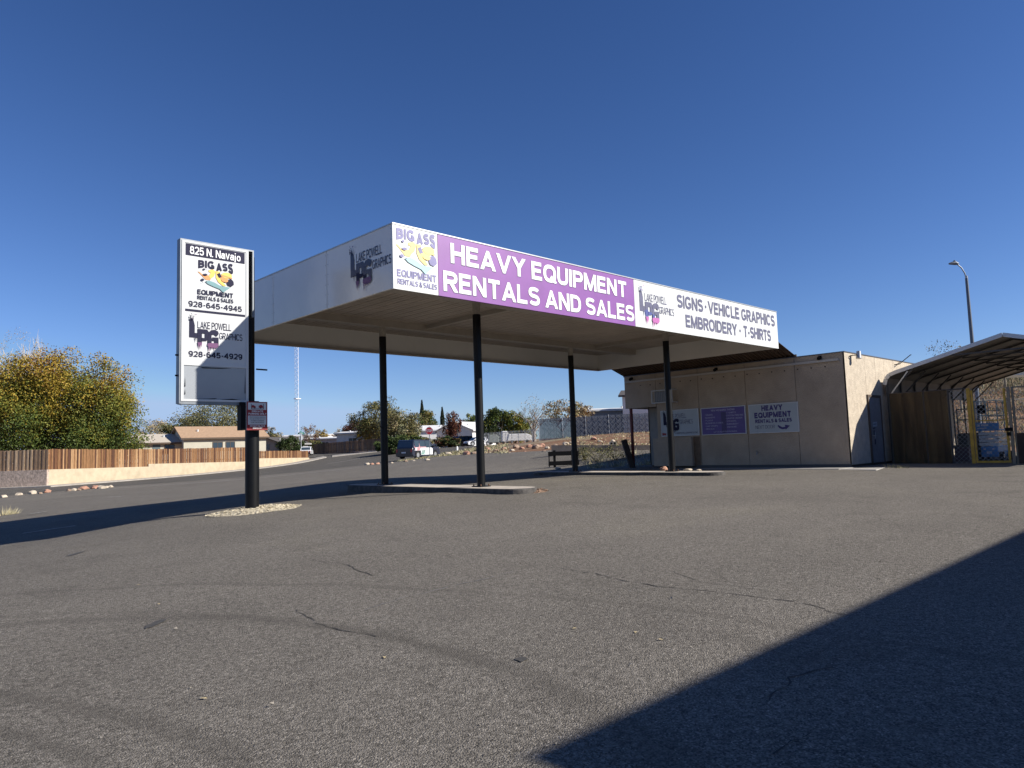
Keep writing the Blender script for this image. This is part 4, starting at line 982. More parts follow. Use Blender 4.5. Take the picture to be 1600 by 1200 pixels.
# ================================================================ BACKGROUND: walls, fences, houses
def zt_(px, py, d): return ZP(px, py, d)
def P3(px, py, d): x, y = WP(px, d); return Vector((x, y, ZP(px, py, d)))
LITST = mat('retaining_stucco', (.47, .39, .27), .92, .14, 1.5, bump=.7, bscale=12)
ROUGHST = mat('rough_grey_wall', (.46, .36, .29), .95, .4, 5, bump=1.0, bscale=8)
def wall_strip(pts, th, mt, label, cat, name):
    """pts: (x, y, zbottom, ztop)"""
    t = thing(name, label, cat, (pts[0][0], pts[0][1], pts[0][2]))
    for i in range(len(pts)-1):
        a, b = pts[i], pts[i+1]; d = Vector((b[0]-a[0], b[1]-a[1])).normalized(); n = Vector((-d.y, d.x))*th
        m = MB(); m.hexa([(a[0], a[1], a[2]-.4), (b[0], b[1], b[2]-.4), (b[0]+n.x, b[1]+n.y, b[2]-.4), (a[0]+n.x, a[1]+n.y, a[2]-.4),
                          (a[0], a[1], a[3]), (b[0], b[1], b[3]), (b[0]+n.x, b[1]+n.y, b[3]), (a[0]+n.x, a[1]+n.y, a[3])])
        m.build('wall_section', mt, t)
    rel(t); return t
def wp(px, d, pyb, pyt): x, y = WP(px, d); return (x, y, ZP(px, pyb, d), ZP(px, pyt, d))
c0 = wp(76, 62, 760.4, 734)
wall_strip([c0, wp(231, 73.6, 746, 729.6)], .25, LITST, 'sunlit tan stucco retaining wall under the wooden fence, left stretch', 'wall', 'retaining_wall')
wall_strip([wp(231, 73.6, 746, 725.5), wp(380, 88, 734.5, 722), wp(405, 91, 732.8, 717), wp(481, 105, 719.5, 716)], .25, LITST, 'sunlit tan retaining wall that tapers down to the street corner', 'wall', 'retaining_wall')
dl, ll = 62.4, -52.5
xl_, yl_ = W(dl, ll)
c0b = (c0[0], c0[1], c0[2], c0[3])
wall_strip([c0b, (xl_, yl_, c0[2]-.15, c0[3]-.05)], .25, ROUGHST, 'shaded rough grey retaining wall at the left edge, round the corner', 'wall', 'retaining_wall')
BW = [mat('fence_board_a', (.22, .11, .045), .85, .35, 6, stretch=(3, 3, .4)), mat('fence_board_b', (.13, .055, .022), .85, .4, 6, stretch=(3, 3, .4)), mat('fence_board_c', (.36, .21, .10), .85, .3, 6, stretch=(3, 3, .4)), mat('fence_board_d', (.08, .032, .015), .85, .4, 6, stretch=(3, 3, .4))]
GB = [mat('grey_board_a', (.50, .35, .22), .9, .35, 6, stretch=(3, 3, .4)), mat('grey_board_b', (.28, .18, .11), .9, .35, 6, stretch=(3, 3, .4))]
DBD = [mat('brown_board_a', (.17, .105, .065), .9, .35, 6, stretch=(3, 3, .4)), mat('brown_board_b', (.13, .08, .05), .9, .35, 6, stretch=(3, 3, .4)), mat('brown_board_c', (.21, .135, .085), .9, .3, 6, stretch=(3, 3, .4))]
def board_fence(pts, bw, mats, label, seed, off=.05):
    """pts: (x, y, zbottom, ztop); a board every bw metres, each a part"""
    rnd = random.Random(seed); t = thing('wooden_fence', label, 'fence', (pts[0][0], pts[0][1], pts[0][2]))
    base = Vector(t.location); protos = {}
    for i in range(len(pts)-1):
        a, b = pts[i], pts[i+1]; L = math.hypot(b[0]-a[0], b[1]-a[1]); k = max(1, int(L/bw)); rz = math.atan2(b[1]-a[1], b[0]-a[0])
        for j in range(k):
            u = (j+.5)/k; mi = rnd.choice([0, 0, 1, 2, 3] if len(mats) > 3 else range(len(mats)))
            if mi not in protos:
                m = MB(); w = bw*.44
                m.hexa([(-w, -.012, 0), (w, -.012, 0), (w, .012, 0), (-w, .012, 0), (-w, -.012, 1), (w, -.012, 1), (w, .012, 1), (-w, .012, 1)])
                o = m.build('board', mats[mi], t); protos[mi] = o
            else:
                o = protos[mi].copy(); COL.objects.link(o); o.parent = t
            z0 = a[2]+(b[2]-a[2])*u; z1 = a[3]+(b[3]-a[3])*u+rnd.uniform(-.03, .02)
            n = Vector((-math.sin(rz), math.cos(rz)))*(off+rnd.uniform(-.012, .012)+(.02 if j % 2 else 0))
            o.location = Vector((a[0]+(b[0]-a[0])*u+n.x, a[1]+(b[1]-a[1])*u+n.y, z0))-base
            o.rotation_euler = (0, 0, rz+rnd.uniform(-.02, .02)); o.scale = (1, 1, z1-z0)
        m = MB()
        for f in (.2, .8):
            n = Vector((-math.sin(rz), math.cos(rz)))*(off+.09)
            m.bar((a[0]+n.x, a[1]+n.y, a[2]+(a[3]-a[2])*f), (b[0]+n.x, b[1]+n.y, b[2]+(b[3]-b[2])*f), .04, .09)
        r = m.build('rail', mats[0], t); r.location = -base
    return t
board_fence([(xl_, yl_, c0[3]-.05, c0[3]+1.72), (c0[0], c0[1], c0[3], c0[3]+1.72)], .17, GB, 'grey weathered board fence above the shaded wall at the far left', 1, -.12)
board_fence([(c0[0], c0[1], c0[3], c0[3]+1.74), wp(231, 73.6, 729.6, 702.6)], .17, BW, 'sunlit reddish wooden board fence on the retaining wall, left of its step', 2, .12)
board_fence([wp(231, 73.6, 725.5, 702.6), wp(383, 88.3, 722, 699.6)], .17, BW, 'sunlit reddish wooden board fence on the wall between its step and the black sign pole', 3, .12)
board_fence([wp(383, 88.3, 718, 706.2), wp(405, 91, 717, 705.5), wp(481, 105, 716, 705)], .17, BW, 'shorter reddish board fence to the right of the sign pole ending at the street corner', 4, .12)
board_fence([wp(488, 138, 710, 695), wp(592, 115, 704.5, 686.2)], .22, DBD, 'tall dark brown board fence across the side street seen left of the first column', 5, 0)

# privacy fence: grey-blue slats woven in chain link
SLM = mat('privacy_slat', (.060, .072, .10), .7, .35, 1.2)
pf = thing('privacy_fence', 'long blue-grey slatted privacy fence above the dirt bank behind the canopy', 'fence', (0, 0, 0))
A_ = P3(840, 690, 65); B_ = P3(1092, 676, 66); base = Vector((A_.x, A_.y, A_.z)); pf.location = base
L = (B_-A_).to_2d().length; n = int(L/.09); m = MB(); rnd = random.Random(5)
hA = ZP(840, 657, 65)-A_.z+.0; 
def pfz(u): return A_.z+(B_.z-A_.z)*u
for i in range(n):
    u = i/n; p = A_.lerp(B_, u)-base; q_ = A_.lerp(B_, (i+.82)/n)-base; d = (q_-p).to_2d().normalized(); nn = Vector((-d.y, d.x, 0))*(.02*((i//3) % 2)+rnd.uniform(0, .01))
    zt0 = (pfz(u)-base.z)+1.92+.06*u+rnd.uniform(-.02, .03)
    m.hexa([p+nn, q_+nn, q_+nn+Vector((0, 0, 0))+nn.normalized()*.01 if nn.length else q_, p+nn, Vector((p.x, p.y, zt0))+nn, Vector((q_.x, q_.y, zt0))+nn, Vector((q_.x, q_.y, zt0))+nn, Vector((p.x, p.y, zt0))+nn])
o = m.build('slats', SLM, pf); tag(o, kind='stuff')
m = MB(); 
d_ = (B_-A_).normalized(); nrm = Vector((-d_.y, d_.x, 0))*-.06
nl = mat('slat_wire', (.14, .16, .20), .5)
k = 0.0
while k < L:
    for sg in (1, -1):
        x0_ = k if sg > 0 else k+1.9; x1_ = k+1.9 if sg > 0 else k
        if min(x0_, x1_) < 0 or max(x0_, x1_) > L: continue
        a_ = A_.lerp(B_, x0_/L)-base+nrm; b_ = A_.lerp(B_, x1_/L)-base+nrm; m.bar(a_+Vector((0, 0, .03)), b_+Vector((0, 0, 1.9)), .022)
    k += .48
tag(m.build('wire_mesh', nl, pf), kind='stuff')
for i in range(8):
    p = A_.lerp(B_, i/7)-base; m = MB(); m.tube([p+Vector((0, 0, -.2)), p+Vector((0, 0, 2.02))], .035, 8); m.build('post', GALV, pf)
# low chain-link fence at the houses
cf = thing('chain_fence', 'low grey chain-link fence in front of the yards left of the privacy fence', 'fence', tuple(P3(752, 694, 88)))
base = Vector(cf.location); A_ = P3(752, 694.5, 88); B_ = P3(840, 693, 74)
for i in range(10):
    p = A_.lerp(B_, i/9)-base; m = MB(); m.tube([p, p+Vector((0, 0, 1.25))], .03, 6); m.build('post', GALV, cf)
m = MB(); m.bar(A_-base+Vector((0, 0, 1.22)), B_-base+Vector((0, 0, 1.22)), .04); m.build('top_rail', GALV, cf)
m = MB(); chain(m, (A_-base), (B_-base), .05, 1.2, .35, .02); tag(m.build('wire_mesh', GALV, cf), kind='stuff')
# low concrete wall
wall_strip([wp(858, 41, 709, 697), wp(1030, 40, 707, 697)], .2, mat('block_wall', (.27, .22, .18), .9, .2, 2, bump=.5), 'low brown concrete wall crossing the weedy lot behind the canopy', 'wall', 'low_wall')

# ---- houses
GLS = mat('window_glass', (.04, .06, .08), .12, spec=.7)
def house(px, d, L, Wd, wh, rh, ang, wallm, roofm, label, zb, ov=.45, wins=(), door=None, cat='house', trimm=None, chim=False, gablewin=False):
    x, y = WP(px, d); t = thing('house', label, cat, (x, y, zb), YAWZ(ang)); trimm = trimm or WHITE
    m = MB(); m.box(-L/2, L/2, -Wd/2, Wd/2, -1.5, wh)
    m.prism([(-L/2, -Wd/2, wh), (-L/2, Wd/2, wh), (-L/2, 0, wh+rh)], (L, 0, 0)); m.build('wall', wallm, t)
    sl_ = math.hypot(Wd/2, rh); 
    for s in (-1, 1):
        m = MB(); e = (Wd/2+ov); zz = wh-rh*ov/(Wd/2)
        m.hexa([(-L/2-ov, s*e, zz+.03), (L/2+ov, s*e, zz+.03), (L/2+ov, 0, wh+rh+.03), (-L/2-ov, 0, wh+rh+.03), (-L/2-ov, s*e, zz+.17), (L/2+ov, s*e, zz+.17), (L/2+ov, 0, wh+rh+.17), (-L/2-ov, 0, wh+rh+.17)])
        r = m.build('roof', roofm, t)
        m = MB(); m.box(-L/2-ov-.02, L/2+ov+.02, s*e-.05, s*e+.05, zz-.08, zz+.16); m.build('fascia_board', trimm, r)
        if s < 0:
            for c_ in ((-.3, .5), (.25, .6)):
                m = MB(); m.tube([(c_[0]*L, -Wd/2*(1-c_[1]), wh+rh*c_[1]), (c_[0]*L, -Wd/2*(1-c_[1]), wh+rh*c_[1]+.45)], .15, 8); m.build('vent_pipe', WHITE, r)
    for (wx, wz, ww, hh) in wins:
        m = MB(); m.box(wx-ww/2, wx+ww/2, -Wd/2-.03, -Wd/2+.02, wz, wz+hh); w = m.build('window', GLS, t)
        m = MB(); f = .07
        m.box(wx-ww/2-f, wx-ww/2, -Wd/2-.06, -Wd/2, wz-f, wz+hh+f); m.box(wx+ww/2, wx+ww/2+f, -Wd/2-.06, -Wd/2, wz-f, wz+hh+f); m.box(wx-ww/2, wx+ww/2, -Wd/2-.06, -Wd/2, wz+hh, wz+hh+f); m.box(wx-ww/2, wx+ww/2, -Wd/2-.06, -Wd/2, wz-f, wz)
        m.box(wx-.03, wx+.03, -Wd/2-.05, -Wd/2-.03, wz, wz+hh); m.build('window_frame', trimm, w)
    if gablewin:
        m = MB(); m.box(-L/2-.03, -L/2+.02, -.7, .5, 1.0, 2.0); m.build('window', GLS, t)
    if door:
        m = MB(); m.box(door-.5, door+.5, -Wd/2-.04, -Wd/2+.02, .1, 2.1); m.build('door', mat('house_door', (.12, .16, .17), .6), t)
    return t
def YAWZ(deg):  # heading: 0 = long side square to the view axis, turning its right end away
    return math.atan2(RY, RX)+R(deg)
SHB = mat('tan_shingle', (.40, .265, .165), .9, .22, 3, stretch=(1, 1, 6), bump=.5, bscale=10); SHD = mat('dark_shingle', (.09, .08, .075), .9, .2, 3)
SHG = mat('pale_roof', (.70, .69, .67), .7, .08, 2)
HWT = mat('cream_siding', (.50, .47, .38), .8, .08, 2); HGY = mat('grey_siding', (.33, .33, .32), .8, .1, 2); HWH = mat('white_siding', (.72, .72, .70), .7, .05, 2)
house(340, 112, 11.8, 8.6, 2.75, 1.65, 36, HWT, SHB, 'single-storey cream house with brown shingle roof left of the sign pole', .35, trimm=mat('brown_trim', (.10, .07, .05), .8), wins=((-1.2, .9, 1.3, 1.1), (.6, .9, 1.2, 1.1)), gablewin=True)
house(222, 108, 10.5, 9.0, 2.25, 1.25, 30, HWT, mat('tan_grey_roof', (.50, .44, .36), .9, .1, 3), 'low cream house with pale roof between the big tree and the brown-roofed house', .25, trimm=mat('brown_trim', (0, 0, 0)), door=1.5, wins=((3.2, .8, 1.2, 1.1),))
house(436, 140, 8.0, 7.0, 2.0, 1.15, 70, HGY, SHD, 'small grey house with dark gable roof right of the sign pole', .35, trimm=HGY, gablewin=True)
house(462, 185, 17, 10, 3.6, .35, 5, HWH, SHG, 'long flat white building far behind the street corner', 1.2)
house(532, 158, 15, 6, 2.5, .3, -12, mat('pale_blue_siding', (.36, .40, .45), .8, .08), SHG, 'pale blue-grey mobile home with flat white roof behind the brown fence', .9, wins=((-5, .8, 1.6, 1.0), (-2.4, .8, 1.6, 1.0), (1.5, .8, 1.2, 1.0)))
house(574, 146, 11, 6, 3.1, .3, -15, HWH, SHG, 'white mobile home with a raised flat roof behind the brown fence', 1.0, wins=((-2, 1.2, 1.6, .9),))
house(672, 158, 7, 8, 3.6, 1.0, 12, HWH, SHG, 'white house behind the stop sign', .9, wins=((1.5, 1.0, 1.3, 1.2),))
house(727, 150, 9.5, 8.5, 2.9, 1.7, 62, HWH, SHG, 'white gabled house above the black parked car', 1.1, wins=((0, 1.0, 1.4, 1.1),), gablewin=False)
house(944, 105, 9, 5, 3.4, .25, 4, mat('shed_side', (.25, .26, .27), .7), HWH, 'white flat-roofed shed above the privacy fence', 1.6)
house(1022, 98, 8, 7, 4.9, .8, -14, HWH, SHD, 'white house with dark eaves beside the shop overhang', 1.6, trimm=SHD)
# far house on the hill at the right
house(1575, 66, 14, 6, 2.4, .3, -6, HWH, SHG, 'long white building on the hilltop behind the carport', 3.15)

# rail fence and sleepers on the hillside
for (pyy, dd, lab, h_) in ((620, 56, 'upper pale timber rail on the brushy hillside behind the gate', .18), (652, 51.5, 'lower timber rail on the brushy hillside behind the gate', .10)):
    a_ = WP(1500, dd); b_ = WP(1680, dd)
    t = thing('timber_rail', lab, 'rail', (a_[0], a_[1], H(*a_)))
    for i in range(6):
        p = Vector(a_).lerp(Vector(b_), i/5); q_ = Vector(a_).lerp(Vector(b_), min(1, (i+.97)/5)); z0_ = H(p.x, p.y); z1_ = H(q_.x, q_.y)
        m = MB(); m.box(-.06, .06, -.06, .06, -.3, .95); o = m.build('post', mat('weathered_post', (0, 0, 0)), t); o.location = Vector((p.x, p.y, z0_))-t.location
        if i < 5: m = MB(); m.bar((p.x, p.y, z0_+.8), (q_.x, q_.y, z1_+.8), .10, h_); o = m.build('rail', mat('weathered_post', (0, 0, 0)), t); o.location = -Vector(t.location)

# ---- radio mast
rx_, ry_ = WP(463, 245); rz_ = 3.0
rt = thing('radio_mast', 'tall thin white lattice radio mast far beyond the street', 'mast', (rx_, ry_, rz_))
MW = mat('mast_white', (.75, .75, .78), .6)
ht = ZP(463, 530, 245)-rz_; s_ = .75
cs = [(s_*math.cos(R(a)), s_*math.sin(R(a))) for a in (30, 150, 270)]
for c_ in cs:
    m = MB(); m.bar((c_[0], c_[1], 0), (c_[0], c_[1], ht), .065); m.build('leg', MW, rt)
m = MB(); z = 0; i = 0
while z < ht-1.5:
    for k in range(3):
        a_ = cs[k]; b_ = cs[(k+1) % 3]
        m.bar((a_[0], a_[1], z), (b_[0], b_[1], z+1.5), .045); m.bar((a_[0], a_[1], z+1.5), (b_[0], b_[1], z+1.5), .04)
    z += 1.5
tag(m.build('lattice', MW, rt), kind='stuff')
m = MB(); m.box(-.9, .9, -.9, .9, ht*.44, ht*.44+.25); m.build('platform', MW, rt)

# ---- street lamp on the right
sx0, sy0 = WP(1526, 42); sz0 = H(sx0, sy0); top = ZP(1514, 434, 42)
la = thing('street_lamp', 'tall street lamp with a curved arm rising behind the carport', 'street lamp', (sx0, sy0, sz0))
m = MB(); m.tube([(0, 0, 0), (0, 0, (top-sz0)*.5), (0, 0, top-sz0)], [.13, .11, .08], 12); smang(m.build('pole', mat('lamp_pole', (.12, .14, .17), .5, metal=.4), la))
u_ = Vector((-RX, -RY, 0)); m = MB(); P_ = [Vector((0, 0, top-sz0-.1)), u_*.07+Vector((0, 0, top-sz0+.3)), u_*.25+Vector((0, 0, top-sz0+.65)), u_*.5+Vector((0, 0, top-sz0+.88))]
m.tube(P_, .035, 8); smang(m.build('arm', mat('lamp_pole', (0, 0, 0)), la))
hp = P_[-1]; m = MB(); m.tube([hp-u_*.1, hp+u_*.1+Vector((0, 0, .06)), hp+u_*.45+Vector((0, 0, .02))], [.06, .13, .05], 10); m.tube([hp+u_*.12+Vector((0, 0, .1)), hp+u_*.12+Vector((0, 0, .22))], .05, 8); smang(m.build('lamp_head', mat('lamp_pole', (0, 0, 0)), la))
m = MB(); m.box(-.06, .06, -.06, .06, top-sz0-.2, top-sz0+.15); m.build('photocell', GALV, la)

# ---- stop sign, street-name sign
ss = thing('stop_sign', 'red octagonal stop sign on a thin post beside the parked patrol-striped car', 'sign', tuple(P3(668.5, 719, 69)))
sz = 69*12.6/1132/2; zc = ZP(668, 674.5, 69)-ss.location.z; ss.rotation_euler = (0, 0, YAWZ(-5))
m = MB(); m.box(-.035, .035, .02, .07, -.4, zc+.42); m.build('post', GALV, ss)
STR = mat('stop_red', (.60, .02, .025), .45)
m = MB(); m.prism([(sz*math.cos(R(22.5+45*k)), -.01, zc+sz*math.sin(R(22.5+45*k))) for k in range(8)], (0, .02, 0)); b = m.build('plate', STR, ss)
pl = Plane((0, -.014, zc), (1, 0, 0))
text(pl, 'STOP', -.27, -.13, .54, .26, WHITEP, b, bold=.02)
pts = [(sz*.97*math.cos(R(22.5+45*k)), sz*.97*math.sin(R(22.5+45*k))) for k in range(9)]; m = MB()
for k in range(8): m.poly([pl.p(*pts[k]), pl.p(*pts[k+1]), pl.p(pts[k+1][0]*.93, pts[k+1][1]*.93), pl.p(pts[k][0]*.93, pts[k][1]*.93)])
m.build('border', WHITEP, b, fix=False)
GRN = mat('sign_green', (.02, .28, .17), .45)
sn = thing('street_sign', 'green street name blades on a white post at the corner', 'sign', tuple(P3(468.5, 711, 112))); sn.rotation_euler = (0, 0, YAWZ(10))
zc = ZP(468, 679, 112)-sn.location.z
m = MB(); m.tube([(0, 0, -.3), (0, 0, zc+.2)], .04, 8); m.build('post', mat('pale_post', (.55, .57, .58), .5), sn)
m = MB(); m.box(-.45, .45, -.015, .015, zc-.05, zc+.22); b = m.build('blade', GRN, sn)
shape(Plane((-.45, -.018, zc-.05), (1, 0, 0)), [(WHITEP, [(.12, .10), (.78, .10), (.78, .17), (.12, .17)])], b, 1, 'lettering')
m = MB(); m.box(-.015, .015, -.45, .45, zc+.24, zc+.48); m.build('blade', GRN, sn)
m = MB(); m.prism([(.36*math.cos(R(22.5+45*k)), .05, zc-.62+.36*math.sin(R(22.5+45*k))) for k in range(8)], (0, .02, 0)); m.build('plate', mat('sign_back', (.6, .62, .63), .5), sn)
# marker post
mk = thing('marker_post', 'short white utility marker post on the grassy verge', 'post', tuple(P3(711.5, 705.5, 82)))
m = MB(); m.box(-.1, .1, -.06, .06, -.1, .42); m.box(-.07, .07, -.04, .04, .42, .50); m.build('shaft', HWH, mk)

# ================================================================ VEHICLES
def car(name, label, cat, x, y, z, head, L, Wd, Hh, paint, side=None, kind='suv', rear=None):
    t = thing(name, label, cat, (x, y, z), head)   # front towards +x
    g = .20; bh = Hh*.56; hd = Hh*.60
    if kind == 'suv': top = [(-L*.47, bh), (-L*.435, Hh*.97), (-L*.40, Hh), (L*.10, Hh), (L*.16, Hh*.97), (L*.27, hd+.02)]; low = [(-L*.5, g+.2), (-L*.495, bh*.95), (-L*.47, bh), (L*.27, hd), (L*.46, hd*.93), (L*.495, hd*.72), (L*.5, g+.1), (L*.46, g), (-L*.46, g)]
    else: top = [(-L*.36, bh), (-L*.22, Hh*.97), (-L*.15, Hh), (L*.08, Hh), (L*.13, Hh*.97), (L*.28, hd)]; low = [(-L*.5, g+.2), (-L*.49, bh*.97), (-L*.36, bh+.02), (L*.28, hd-.02), (L*.46, hd*.9), (L*.495, hd*.7), (L*.5, g+.1), (L*.46, g), (-L*.46, g)]
    m = MB(); wy = Wd/2
    m.prism([(a, -wy, b) for a, b in low], (0, Wd, 0)); body = bevel(m.build('body', paint, t), .06, 2)
    ins = .13; m = MB(); n = len(top)
    A = [(a, -wy+(.03 if b < Hh*.8 else ins), b) for a, b in top]; B = [(a, wy-(.03 if b < Hh*.8 else ins), b) for a, b in top]
    i0 = len(m.v); m.v += A+B; m.f.append(tuple(range(n))[::-1]); m.m.append(0); m.f.append(tuple(range(n, 2*n))); m.m.append(0)
    for i in range(n): j = (i+1) % n; m.f.append((i, j, n+j, n+i)); m.m.append(0)
    cab = m.build('cabin', paint, t)
    # glass
    def lerp(a, b, t_): return a+(b-a)*t_
    xs0 = top[0][0]; 
    for s in (-1, 1):
        segs = ((-.40, -.24), (-.22, -.04), (-.02, .15)) if kind == 'suv' else ((-.20, -.06), (-.04, .13))
        for (u0, u1) in segs:
            m = MB(); z0, z1 = bh+.07, Hh-.13
            yy = lambda z_: s*(wy-.03-(ins-.03)*min(1, max(0, (z_-bh)/(Hh*.97-bh)))+.012)
            u1b = u1-.035 if u1 > .1 else u1
            m.quad((L*u0, yy(z0), z0), (L*(u1+(.05 if u1 > .1 else 0)), yy(z0), z0), (L*u1b, yy(z1), z1), (L*u0, yy(z1), z1)); m.build('side_window', GLS, t, fix=False)
    a, b = (top[0], top[1]); m = MB(); f = lambda p, t_: (lerp(top[p][0], top[p+1][0], t_), lerp(top[p][1], top[p+1][1], t_))
    p0 = f(0, .15); p1 = f(0, .9); m.quad((p0[0]-.015, -wy+.16, p0[1]), (p0[0]-.015, wy-.16, p0[1]), (p1[0]-.015, wy-.22, p1[1]), (p1[0]-.015, -wy+.22, p1[1])); m.build('rear_window', GLS, t, fix=False)
    p0 = f(n-2, .92); p1 = f(n-2, .08); m = MB(); m.quad((p0[0]+.02, -wy+.14, p0[1]+.015), (p0[0]+.02, wy-.14, p0[1]+.015), (p1[0]+.02, wy-.22, p1[1]+.015), (p1[0]+.02, -wy+.22, p1[1]+.015)); m.build('windscreen', GLS, t, fix=False)
    for s in (-1, 1):
        for xx in (-L*.31, L*.315):
            m = MB(); m.tube([(xx, s*(wy-.22), .36), (xx, s*(wy+.01), .36)], .36, 18); w = m.build('wheel', RUB, t)
            m = MB(); m.tube([(xx, s*(wy+.005), .36), (xx, s*(wy+.022), .36)], .22, 12); m.build('rim', GALV, w)
            m = MB(); P_ = [(xx+.44*math.cos(R(180*k/10)), .36+.44*math.sin(R(180*k/10))) for k in range(11)]
            m.poly([(a_, s*(wy+.004), max(b_, .34)) for a_, b_ in P_]); m.build('wheel_arch', BLACKM, t, fix=False)
        m = MB(); m.box(-L*.5-.02, -L*.5+.10, s*(wy-.14)-.09, s*(wy-.14)+.09, bh*.62, bh*.92); m.build('tail_lamp', mat('tail_red', (.35, .02, .02), .3), t)
        m = MB(); m.box(L*.5-.12, L*.5+.01, s*(wy-.25)-.16, s*(wy-.25)+.16, hd*.66, hd*.80); m.build('headlight', mat('lamp_clear', (.7, .7, .7), .15), t)
        m = MB(); m.box(L*.19, L*.23, s*(wy+.02)-.0, s*(wy+.18), bh+.06, bh+.2) if s > 0 else m.box(L*.19, L*.23, -wy-.18, -wy-.02, bh+.06, bh+.2); m.build('mirror', BLACKM, t)
    m = MB(); m.box(-L*.5-.05, -L*.5+.06, -wy+.05, wy-.05, g+.05, g+.32); m.build('rear_bumper', BLACKM if rear is None else rear, t)
    m = MB(); m.box(L*.5-.06, L*.5+.04, -wy+.05, wy-.05, g+.02, g+.28); m.build('front_bumper', BLACKM, t)
    m = MB(); m.box(-L*.5-.06, -L*.5-.05, -.26, .26, g+.34, g+.48); m.build('plate', HWH, t)
    if side:
        for (u0, u1, v0, v1, mt, sk) in side:
            m = MB(); yv = -wy-.006
            m.quad((L*u0, yv, v0), (L*u1, yv, v0), (L*(u1+sk), yv, v1), (L*(u0+sk), yv, v1)); m.build('side_graphic', mt, t, fix=False)
    return t
BLK = mat('black_car_paint', (.012, .014, .02), .15, spec=.6); CWH = mat('white_car_paint', (.75, .76, .77), .2, spec=.5); CGR = mat('grey_blue_car_paint', (.16, .20, .28), .2, spec=.6); PKG = mat('pale_pink_graphic', (.75, .38, .40), .4); MNG = mat('mint_graphic', (.30, .62, .52), .4)
hd_ = YAWZ(90-27.5)
cx_, cy_ = WP(651, 71.5)
car('parked_suv', 'dark suv with white, pink and mint side graphics parked in front of the stop sign', 'car', cx_, cy_, H(cx_, cy_)+.02, hd_, 4.75, 1.95, 1.82, mat('dark_blue_car_paint', (.03, .035, .055), .2, spec=.6),
    side=[(-.20, .22, .36, 1.04, CWH, .0), (-.42, -.21, .78, 1.04, CWH, .02), (-.36, -.24, .80, 1.03, PKG, .03), (-.20, -.08, .40, .85, MNG, .05)], rear=BLK)
for nm in ('tailgate',):
    t = [o for o in COL.objects if o.name == 'parked_suv'][0]
    L_ = 4.75; m = MB(); m.quad((L_*.29, -.9, 1.135), (L_*.455, -.88, 1.075), (L_*.455, .88, 1.075), (L_*.29, .9, 1.135)); m.build('hood_panel', CGR, t, fix=False); m = MB(); m.box(-L_*.5-.012, -L_*.5+.02, -.93, .93, .42, 1.0); m.build('tailgate', BLK, t)
    m = MB(); m.box(-L_*.30, -L_*.02, -.985, -.84, 1.06, 1.12); m.quad((-L_*.42, -.955, 1.03), (-L_*.22, -.955, 1.03), (-L_*.24, -.86, 1.66), (-L_*.41, -.86, 1.66)); m.build('rear_quarter_graphic', PKG, t, fix=False)
cx_, cy_ = WP(716, 121); car('parked_suv', 'black suv facing the camera parked in front of the white gabled house', 'car', cx_, cy_, H(cx_, cy_)+.03, YAWZ(-90-42), 4.8, 1.95, 1.85, BLK)
cx_, cy_ = WP(744, 118); car('parked_car', 'white car parked behind the black suv, half hidden by the second column', 'car', cx_, cy_, H(cx_, cy_)+.03, YAWZ(-150), 4.5, 1.8, 1.45, CWH, kind='sedan')
cx_, cy_ = WP(477, 122); car('parked_car', 'white car parked at the street corner behind the short board fence', 'car', cx_, cy_, H(cx_, cy_)+.03, YAWZ(100), 4.5, 1.8, 1.45, CWH, kind='sedan')
# bins and white hulls in the yard
for i, (px_, py_, d_, w_, h_, mt, nm, lab, ct) in enumerate(((768, 693, 100, 1.5, 1.4, mat('bin_greygreen', (.22, .25, .22), .6), 'yard_bin', 'grey-green bin behind the low chain-link fence', 'bin'),
        (808, 692, 98, 3.4, 1.2, HWH, 'covered_trailer', 'white covered trailer behind the low chain-link fence', 'trailer'), (786, 692, 104, 1.0, 1.8, HWH, 'white_tank', 'upright white tank between the bin and the trailer', 'tank'))):
    p = P3(px_, py_, d_); p.z = H(p.x, p.y); t = thing(nm, lab, ct, tuple(p), YAWZ(10))
    m = MB(); m.prism([(-w_/2, -.5, .25), (w_/2, -.5, .25), (w_/2*.95, -.5, h_*.8), (w_/2*.6, -.5, h_), (-w_/2*.85, -.5, h_)], (0, 1.0, 0)); bevel(m.build('body', mt, t), .08, 2)
    for s in (-.3, .3):
        m = MB(); m.tube([(s*w_, -.5, .2), (s*w_, -.35, .2)], .2, 10); m.build('wheel', RUB, t)

# ================================================================ bench, leaning post, rocks
_b = gp(881, 730); bx, by = _b.x, _b.y; bz = _b.z+.03; bdd = bx*FX+by*FY; bk = bdd/26.5
bn = thing('timber_barrier', 'black two-rail timber barrier standing on the lot behind the third column', 'barrier', (bx, by, bz), YAWZ(3))
w_ = .56*bk
for s in (-1, 1):
    m = MB(); m.box(s*.33*bk-.06, s*.33*bk+.06, -.04, .04, -.12, .60*bk); m.build('post', BLACKM, bn)
for z in (.05*bk, .40*bk):
    m = MB(); m.box(-w_, w_, -.075, -.045, z, z+.155*bk); m.build('rail', BLACKM, bn)
for _a in (-w_+.02, w_-.07):
    m = MB(); m.box(_a, _a+.05, -.04, .01, 0, .5*bk); m.build('strut', BLACKM, bn)
lx_, ly_ = WP(984, 30); t = thing('leaning_post', 'thick charred post leaning beside the red steel post of the overhang', 'post', (lx_, ly_, H(lx_, ly_)))
m = MB(); q0 = Vector((0, 0, -.1)); u_ = Vector((RX, RY, 0)); m.bar(q0, q0-u_*.34+Vector((0, 0, 1.28)), .28, .22); bevel(m.build('shaft', WOODD, t), .02)
